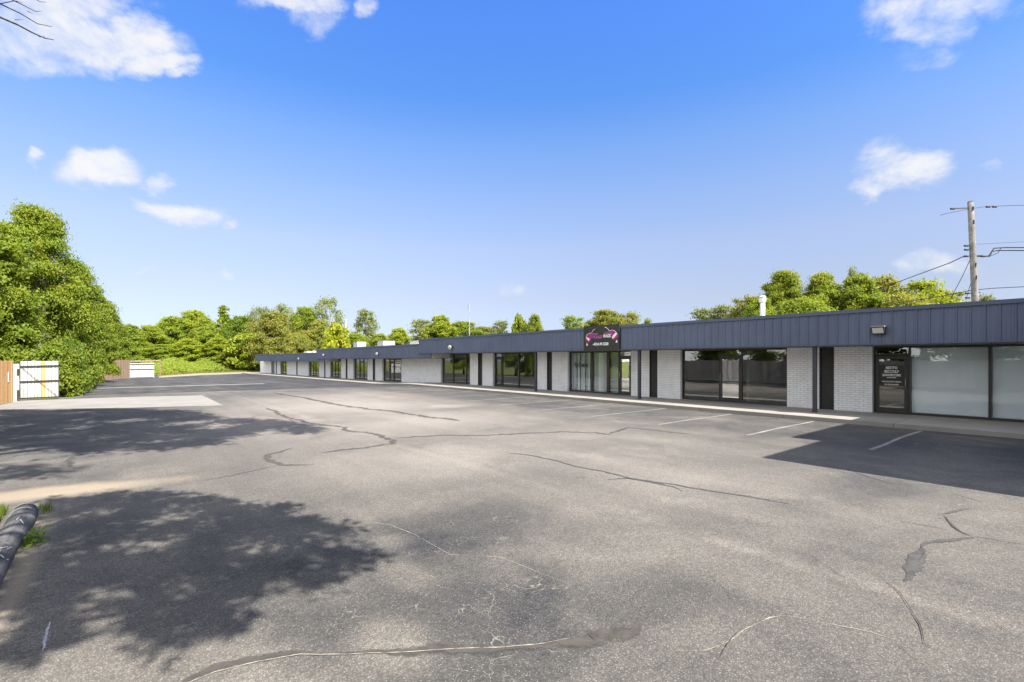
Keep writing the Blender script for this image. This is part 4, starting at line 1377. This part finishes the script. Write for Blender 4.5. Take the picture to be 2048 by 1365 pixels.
proto('shrub2', 29, 3, 2.6, .0, 26, 10000, .16, .34, 'dome', .26, .12, nlimb=5)

def plant(kind, name, loc, H, radius, label, cat, group, col, rz=0.0, trunk=True):
    p = PROTO[kind]
    t = thing(name, loc, label, cat, group)
    sxy, sz = radius / p['rad'], H / p['H']
    t.scale = (sxy, sxy, sz)
    t.rotation_euler = (0, 0, rz)
    c = bpy.data.objects.new('crown', p['crown']); COL.objects.link(c); c.parent = t
    c.color = (*col, 1)
    if trunk:
        k = bpy.data.objects.new('trunk', p['trunk']); COL.objects.link(k); k.parent = t
    return t

G_MID, G_DARK, G_LITE, G_YEL, G_GREY, G_OLIVE = (.165, .215, .024), (.118, .168, .020), (.195, .238, .024), (.225, .255, .018), (.175, .205, .075), (.19, .20, .040)
rt = random.Random(77)
def tree(kind, x, ytop, dep, hw, label, col, cat='tree', group=None, base=None, name=None):
    p = at(x, ytop, dep)
    gz = ground(p.y) if base is None else base
    k = rt.uniform(.92, 1.08)
    c = tuple(q * k for q in col)
    nm = name or {'shrub': 'shrub', 'shrub2': 'shrub'}.get(kind, 'tree')
    return plant(kind, nm, (p.x, p.y, gz - .05), p.z - gz, hw / F * dep, label, cat, group, c, rt.uniform(0, 6.28))

GL = 'trees along the left edge of the lot'
tree('maple', 66, 418, 34, 92, 'tallest leafy green tree at the left, rising straight behind the white gate', G_MID, group=GL)
tree('maple2', -55, 452, 29, 120, 'leafy green tree cut by the left edge, above the orange fence', G_MID, group=GL)
tree('maple2', 150, 530, 40, 62, 'green tree leaning against the right side of the tallest left tree', G_MID, group=GL)
tree('maple2', 188, 588, 50, 50, 'lower green tree where the left row steps down, above the shrubs', G_MID, group=GL)
tree('broad2', 218, 628, 66, 40, 'last green tree of the left row, above the far brown fence', G_MID, group=GL)
GS = 'shrubs along the left edge of the lot'
for (k, x, yt, d, hw, lab, c) in [
        ('shrub', 140, 680, 29.5, 34, 'dense green shrub right beside the white gate with the yellow board', G_DARK),
        ('shrub', 112, 690, 28.5, 46, 'green shrub showing just over the top of the white gate', G_MID),
        ('shrub', 30, 690, 29.5, 60, 'leafy shrub behind the orange fence', G_MID),
        ('shrub', 164, 672, 37, 32, 'tall shrub between the gate and the far fence', G_MID),
        ('shrub', 150, 738, 32, 30, 'low dark shrub at the edge of the asphalt', G_DARK),
        ('shrub', 178, 676, 47, 28, 'light green shrub near the pale far post', G_LITE),
        ('shrub2', 192, 690, 63, 26, 'shrub spilling over the left end of the far brown fence', G_MID)]:
    tree(k, x, yt, d, hw, lab, c, 'shrub', GS)

GF = 'trees of the wood beyond the far end'
FAR = [
    ('broad2', 280, 662, 122, 34, 'low green crown between the brown fence and the tree above the far gate', G_LITE),
    ('broad', 320, 662, 124, 34, 'pale crown in the dip of the skyline right of the far gate', G_LITE),
    ('spire', 366, 640, 126, 26, 'narrow green top just left of the highest rounded tree', G_MID),
    ('broad2', 410, 636, 126, 30, 'green top just right of the highest rounded tree', G_LITE),
    ('airy', 464, 640, 122, 28, 'loose pale crown filling the gap right of the pointed tree', G_OLIVE),
    ('broad2', 508, 650, 116, 32, 'light crown behind the corner of the lowest roof', G_LITE),
    ('broad2', 352, 700, 112, 34, 'low bush crown right above the bright undergrowth', G_LITE),
    ('broad', 415, 704, 110, 34, 'low bush crown behind the right half of the undergrowth', G_LITE),
    ('broad2', 462, 702, 108, 34, 'low leafy crown over the far corner of the asphalt', G_LITE),  # kind, x, top, depth, half width, label, colour
    ('broad2', 258, 650, 112, 39, 'green tree rising behind the far brown fence', G_MID),
    ('broad', 300, 652, 118, 37, 'rounded tree above the far white gate', G_LITE),
    ('broad2', 345, 634, 126, 44, 'broad crowned tree second from the far gate on the skyline', G_MID),
    ('broad', 388, 623, 130, 42, 'highest rounded tree in the left half of the far wood', G_LITE),
    ('spire', 447, 612, 120, 25, 'narrow pointed tree standing above the middle of the far wood', G_MID),
    ('broad2', 418, 652, 112, 34, 'green tree just left of the pointed tree', G_MID),
    ('broad', 482, 634, 118, 35, 'dark green tree just right of the pointed tree', G_DARK),
    ('broad', 330, 690, 110, 46, 'low spreading tree in front of the far wood, above the far gate', G_MID),
    ('broad2', 380, 678, 108, 40, 'bushy tree at the front of the far wood, left of its middle', G_LITE),
    ('broad2', 440, 676, 109, 39, 'bushy tree at the front of the far wood, under the pointed tree', G_LITE),
    ('bright', 488, 672, 107, 37, 'broad leaved bright tree overhanging the far corner of the shops', G_LITE),
    ('wispy', 520, 616, 122, 32, 'thin bare topped tree showing above the wood by the far shops', G_GREY),
    ('wispy', 566, 612, 124, 37, 'thin grey green tree top above the layered tree', G_GREY),
    ('layered', 548, 626, 104, 47, 'pale layered tree spreading above the far end of the lowest roof', G_OLIVE),
    ('layered', 592, 668, 98, 35, 'low pale layered tree just behind the lowest roof', G_OLIVE),
    ('broad', 610, 616, 112, 37, 'dense round dark tree above the first step in the roof', G_MID),
    ('wispy', 655, 598, 114, 37, 'tall feathery tree, highest behind the lowest roof', G_GREY),
    ('broad2', 636, 642, 102, 39, 'olive green tree left of the yellow one', G_OLIVE),
    ('bright', 676, 650, 92, 32, 'yellow green tree beside the white pole with the box', G_YEL),
    ('airy', 732, 620, 100, 27, 'lone airy grey green tree standing above the air conditioners', G_GREY),
    ('broad', 712, 668, 96, 34, 'low green tree behind the narrow air conditioner', G_MID),
    ('broad2', 762, 668, 100, 34, 'low bright green tree between the two air conditioners', G_LITE),
    ('broad2', 800, 657, 104, 37, 'rounded dome of trees behind the middle roof', G_LITE)]
for (k, x, yt, d, hw, lab, c) in FAR:
    c = tuple(q * 1.12 for q in c)
    tree(k, x, yt, d, hw, lab, c, group=GF)
GB = 'trees behind the tallest roof'
BACK = [
    ('airy', 842, 640, 88, 37, 'airy pale tree behind the far end of the tallest roof', G_GREY),
    ('broad2', 884, 632, 86, 46, 'full green tree left of the bare white pole', G_LITE),
    ('broad', 925, 645, 90, 46, 'green tree directly behind the bare white pole', G_MID),
    ('broad', 968, 655, 92, 41, 'low pale tree right of the bare white pole', G_OLIVE),
    ('airy', 1002, 643, 84, 27, 'pair of thin pale tops right of the low pale tree', G_GREY),
    ('broad2', 1068, 630, 72, 27, 'bright green leafy tree left of the sign, higher of two', G_LITE),
    ('bright', 1040, 634, 74, 22, 'small bright tree with a thin spike left of the sign', G_LITE),
    ('airy', 1146, 633, 62, 32, 'small loose tree just left of the black sign', G_MID),
    ('broad', 1212, 622, 64, 46, 'soft grey green tree behind the black sign', G_OLIVE),
    ('airy', 1258, 626, 64, 32, 'mixed thin tree right of the black sign', G_OLIVE),
    ('airy', 1294, 638, 62, 17, 'tiny tree tip alone above the roof', G_MID),
    ('airy', 1410, 618, 62, 41, 'grey low tree at the left end of the right hand trees', G_GREY),
    ('airy', 1452, 612, 60, 41, 'grey green tree second from the left of the right hand trees', G_GREY),
    ('airy', 1496, 594, 56, 44, 'loose pale tree beside the vent pipe', G_OLIVE),
    ('maple', 1566, 545, 52, 60, 'tall bright green tree just right of the vent pipe', G_LITE),
    ('broad', 1520, 600, 50, 44, 'green bush low behind the vent pipe', G_MID),
    ('maple2', 1645, 550, 50, 58, 'tall bright green tree, middle of the right hand trees', G_LITE),
    ('broad2', 1722, 551, 48, 68, 'dark topped green tree left of the sagging wire', G_MID),
    ('wispy', 1706, 540, 54, 20, 'thin dead top poking above the dark topped tree', G_GREY),
    ('airy', 1772, 555, 52, 61, 'soft feathery tree under the sagging wire', G_OLIVE),
    ('airy', 1842, 562, 50, 61, 'bright feathery tree left of the wooden pole', G_LITE),
    ('airy', 1892, 582, 50, 44, 'last feathery tree close to the wooden pole', G_OLIVE),
    ('airy', 1968, 592, 58, 27, 'small grey tuft of tree behind the foot of the wooden pole', G_GREY),
    ('layered', 1800, 592, 46, 73, 'low spreading tree just over the roof left of the pole', G_OLIVE),
    ('layered', 1600, 600, 46, 73, 'low spreading green tree just over the roof by the vent pipe', G_MID)]
for (k, x, yt, d, hw, lab, c) in BACK:
    tree(k, x, yt, d, hw, lab, c, group=GB)

# undergrowth along the far end of the lot
g = np.random.default_rng(91)
pts, nrm = [], []
for i in range(3200):
    x = g.uniform(296, 520)
    e_ = gnd(x, 752.5 - min(x - 300, 100) * 0.066 - max(0, x - 400) * .026)
    dpt = g.uniform(0, 7)
    p = e_ + Vector((g.normal() * .5, 1.0 + dpt, 0))
    h = g.uniform(0.1, 1) ** .6 * (0.6 + .26 * dpt) * (1.0 + .25 * math.sin(p.x * .9)) * (1 - .6 * max(0, (x - 450) / 70))
    pts.append((p.x, p.y, ground(p.y) + h))
pts = np.array(pts)
C_ = np.repeat(pts, 16, 0) + g.normal(size=(len(pts) * 16, 3)) * np.array([.38, .38, .2])
C_[:, 2] = np.maximum(C_[:, 2], -.5)
N_ = g.normal(size=C_.shape) * .45 + np.array([0, -.5, .9])
ug = leaf_object('undergrowth', C_, N_, .15 * g.uniform(.6, 1.3, len(C_)), M_LEAF, 3)
ug.color = (.185, .235, .028, 1)
tag(ug, 'low bright green undergrowth along the far end of the lot below the wood', 'undergrowth', kind='stuff')
def grass(name, pts, h, seed, col, label, wid=.012, lean=.5):
    g = np.random.default_rng(seed)
    n = len(pts)
    pts = np.array(pts)
    hh = h * g.uniform(.4, 1.3, n)
    a = g.uniform(0, 6.283, n)
    ln = np.stack([np.cos(a), np.sin(a)], 1) * (hh * lean * g.uniform(.2, 1.2, n))[:, None]
    sd = np.stack([-np.sin(a), np.cos(a)], 1) * wid
    V = np.zeros((n, 3, 3))
    V[:, 0, :2] = pts[:, :2] + sd; V[:, 1, :2] = pts[:, :2] - sd; V[:, 2, :2] = pts[:, :2] + ln
    V[:, 0, 2] = pts[:, 2]; V[:, 1, 2] = pts[:, 2]; V[:, 2, 2] = pts[:, 2] + hh
    me = bpy.data.meshes.new(name)
    me.vertices.add(n * 3); me.vertices.foreach_set('co', V.reshape(-1).astype(np.float32))
    me.loops.add(n * 3); me.loops.foreach_set('vertex_index', np.arange(n * 3, dtype=np.int32))
    me.polygons.add(n)
    me.polygons.foreach_set('loop_start', np.arange(0, n * 3, 3, dtype=np.int32))
    me.polygons.foreach_set('loop_total', np.full(n, 3, dtype=np.int32))
    q = me.attributes.new('rnd', 'FLOAT', 'FACE'); q.data.foreach_set('value', g.random(n).astype(np.float32))
    me.materials.append(M_LEAF)
    me.update(calc_edges=True)
    o = bpy.data.objects.new(name, me); COL.objects.link(o)
    o.color = (*col, 1)
    return tag(o, label, 'grass', kind='stuff')
pts = []
for i in range(26000):
    y = g.uniform(4.0, 9.1); x = -1.08 - abs(g.normal()) * 1.1
    if math.sin(x * 5.1 + 1.7 * math.sin(y * 2.3)) + g.normal() * .5 > -.35: pts.append((x, y, .03))
for i in range(110):
    y = g.choice([7.4, 7.5, 8.9, 9.0]) + g.normal() * .10; x = -.70 + g.normal() * .04
    pts.append((x, y, .0))
grass('grass', pts, .11, 5, (.10, .145, .022), 'patchy short grass on the verge behind the dark log', .008)
pts = []
for i in range(9000):
    x = g.uniform(300, 525); e_ = gnd(x, 753.5 - min(x - 300, 100) * .066 - max(0, x - 400) * .026)
    pts.append((e_.x, e_.y + g.uniform(-.3, 2.5), ground(e_.y) - .03))
grass('grass', pts, .35, 6, (.19, .19, .045), 'pale yellowing grass strip between the far asphalt and the undergrowth', .05)
wd = thing('weed', (-.66, 7.45, 0), 'small broad leaved green weed growing against the dark log', 'plant')
C_ = np.array([(g.normal() * .05, g.normal() * .13, abs(g.normal()) * .05 + .02) for _ in range(46)])
o = leaf_object('leaves', C_, g.normal(size=C_.shape) * .4 + np.array([0, -.2, 1]), g.uniform(.02, .045, len(C_)), M_LEAF, 8, wd, .6)
o.color = (.13, .21, .03, 1)

# two tall trees beside the camera, seen by their shade and a few bare twigs
def inpoly(x, y, P):
    c = False
    j = len(P) - 1
    for i in range(len(P)):
        if (P[i][1] > y) != (P[j][1] > y) and x < (P[j][0] - P[i][0]) * (y - P[i][1]) / (P[j][1] - P[i][1]) + P[i][0]: c = not c
        j = i
    return c

def shade_tree(polys, holes, hfun, trunk, Htr, ncl, per, sig, leaf, seed, label, rad):
    g = np.random.default_rng(seed)
    rs = random.Random(seed)
    G = [[(p.x, p.y) for p in (gnd(x, y) for x, y in P)] for P in polys]
    HO = [((gnd(x, y).x, gnd(x, y).y), r) for x, y, r in holes]
    t = thing('tree', trunk, label, 'tree', 'tall trees beside the lot')
    xs = [q[0] for P in G for q in P]; ys = [q[1] for P in G for q in P]
    cl = []
    while len(cl) < ncl:
        x, y = rs.uniform(min(xs), max(xs)), rs.uniform(min(ys), max(ys))
        if not any(inpoly(x, y, P) for P in G): continue
        if any((x - c[0]) ** 2 + (y - c[1]) ** 2 < r * r for c, r in HO): continue
        h = hfun(rs, x, y)
        for _ in range(40):
            qx, qy = x - SUND.x / -SUND.z * h, y - SUND.y / -SUND.z * h
            dp = qx * SA + qy * CA
            lat = qx * CA - qy * SA
            if dp < .5 or HY - (h - CAMH) / dp * F < -150 or CX + lat / dp * F < -150: break
            h += .25
        cl.append((x - SUND.x / -SUND.z * h, y - SUND.y / -SUND.z * h, h))
    cl = np.array(cl)
    rep = np.repeat(np.arange(len(cl)), per)
    off = g.normal(size=(len(rep), 3)) * np.array([sig, sig, sig * .8])
    C_ = cl[rep] + off - np.array(trunk)
    N_ = g.normal(size=C_.shape) * .7 + np.array([0, 0, .6])
    o = leaf_object('crown', C_, N_, leaf * g.uniform(.6, 1.3, len(C_)), M_LEAF, seed, t)
    o.color = (*G_MID, 1)
    b = MB()
    T = Vector(trunk)
    cen = Vector(cl.mean(0))
    fork = T + Vector(((cen.x - T.x) * .25, (cen.y - T.y) * .25, Htr))
    b.tube([T + Vector((0, 0, -.3)), T + Vector((.05, .05, Htr * .5)), fork], [rad * 1.3, rad, rad * .8], 12)
    heads = [Vector(cl[i]) for i in rs.sample(range(len(cl)), min(14, len(cl)))]
    for h in heads:
        m_ = fork.lerp(h, .5) + Vector((rs.uniform(-.3, .3), rs.uniform(-.3, .3), .4))
        b.tube([fork, m_, h], [rad * .38, rad * .22, .015], 7)
        for q in rs.sample(range(len(cl)), 3):
            e = Vector(cl[q])
            if (e - h).length < 2.2: b.tube([m_.lerp(h, .6), e], [.03, .01], 5)
    b.build('trunk', M_BARK, t, True)
    return t, fork

POLY1 = [(95, 1002), (180, 990), (280, 985), (400, 987), (432, 994), (470, 1010), (520, 1022), (575, 1010), (572, 1028), (620, 1040), (690, 1058), (672, 1080), (762, 1120), (705, 1140), (640, 1185),
         (600, 1152), (548, 1140), (510, 1178), (425, 1192), (482, 1238), (435, 1268), (375, 1250), (352, 1306), (300, 1304), (312, 1258), (205, 1228), (110, 1285), (0, 1312), (0, 1180), (60, 1060)]
HOLES1 = [(325, 1037, .26), (365, 1071, .16), (203, 1097, .20), (268, 1097, .22), (206, 1022, .20), (463, 1106, .15), (574, 1093, .13), (150, 1183, .15), (180, 1239, .17), (609, 1140, .12), (73, 1226, .13), (407, 1179, .10), (249, 1054, .12), (160, 1136, .12), (90, 1160, .12), (230, 1205, .12), (500, 1075, .09), (395, 1030, .12), (130, 1080, .12), (30, 1260, .1)]
t1, _ = shade_tree([POLY1], HOLES1, lambda r, x, y: r.uniform(5.6, 8.6), (-4.4, 1.6, 0), 4.9, 430, 34, .105, .065, 31, 'tall green tree standing left of the camera whose crown shades the near asphalt', .2)
POLY2 = [(0, 820), (100, 821), (230, 819), (380, 823), (410, 830), (430, 836), (500, 838), (560, 842), (600, 849), (637, 859), (600, 866), (560, 858), (500, 862), (485, 872), (430, 870), (445, 884), (380, 890), (330, 897), (250, 892), (190, 903), (100, 895), (0, 892)]
POLY2B = [(0, 934), (60, 937), (130, 944), (95, 956), (0, 957)]
HOLES2 = [(250, 842, .7), (150, 855, .6), (380, 846, .8), (300, 868, .4), (420, 856, .5), (90, 872, .4), (200, 878, .4), (350, 880, .4), (40, 850, .5), (480, 850, .5)]
t2, fork2 = shade_tree([POLY2, POLY2B], HOLES2, lambda r, x, y: r.uniform(11.0, 14.5), (-6.5, 5.5, 0), 7.5, 620, 46, .23, .11, 32, 'tall green tree left of the lot whose crown shades the asphalt before the apron', .32)
b = MB()
tw = [([(-60, -40), (0, 8), (40, 27), (75, 48), (104, 54)], 1.2), ([(-40, 20), (0, 35), (35, 50), (65, 66), (90, 77), (107, 80)], 1.6), ([(35, 50), (55, 60), (78, 73)], .8), ([(-30, -20), (20, -2), (45, 10), (70, 23), (82, 23)], 1.0),
      ([(30, 40), (48, 40)], .5), ([(55, 23), (68, 29)], .5), ([(10, -20), (60, -8), (80, 4), (93, 5)], .8), ([(0, 8), (30, 2), (45, 6)], .7), ([(78, 73), (82, 76)], .5), ([(90, 77), (86, 70)], .4)]
ends = []
for pts, r in tw:
    dps = [9.4 - .004 * x for x, y in pts]
    P = [at(x, y, d) for (x, y), d in zip(pts, dps)]
    b.tube(P, [.013 * r * (1 - .75 * i / (len(P) - 1)) for i in range(len(P))], 6)
    ends.append(P[0])
for e in ends[:2] + ends[3:4] + ends[6:7]:
    b.tube([fork2, fork2.lerp(e, .5) + Vector((0, 0, .3)), e], [.05, .035, .016], 6)
b.build('bare_branch', M_TWIG, t2)
GO = 'trees behind the grey fence'
plant('maple2', 'tree', (-9.5, 17, 0), 9, 4.2, 'leafy tree behind the grey fence, seen only mirrored in the shop glass, nearer', 'tree', GO, G_MID, 1)
plant('maple2', 'tree', (-10.5, 26, 0), 10, 4.6, 'leafy tree behind the grey fence, seen only mirrored in the shop glass, farther', 'tree', GO, G_MID, 3)
plant('broad', 'tree', (-10.0, 9.5, 0), 8, 4.4, 'rounded tree behind the grey fence, mirrored in the windows beside the lettered door', 'tree', GO, G_MID, 2)
plant('broad2', 'tree', (-9.5, 1.5, 0), 7.5, 4.0, 'bushy tree behind the near end of the grey fence, mirrored in the largest window', 'tree', GO, G_MID, 5)
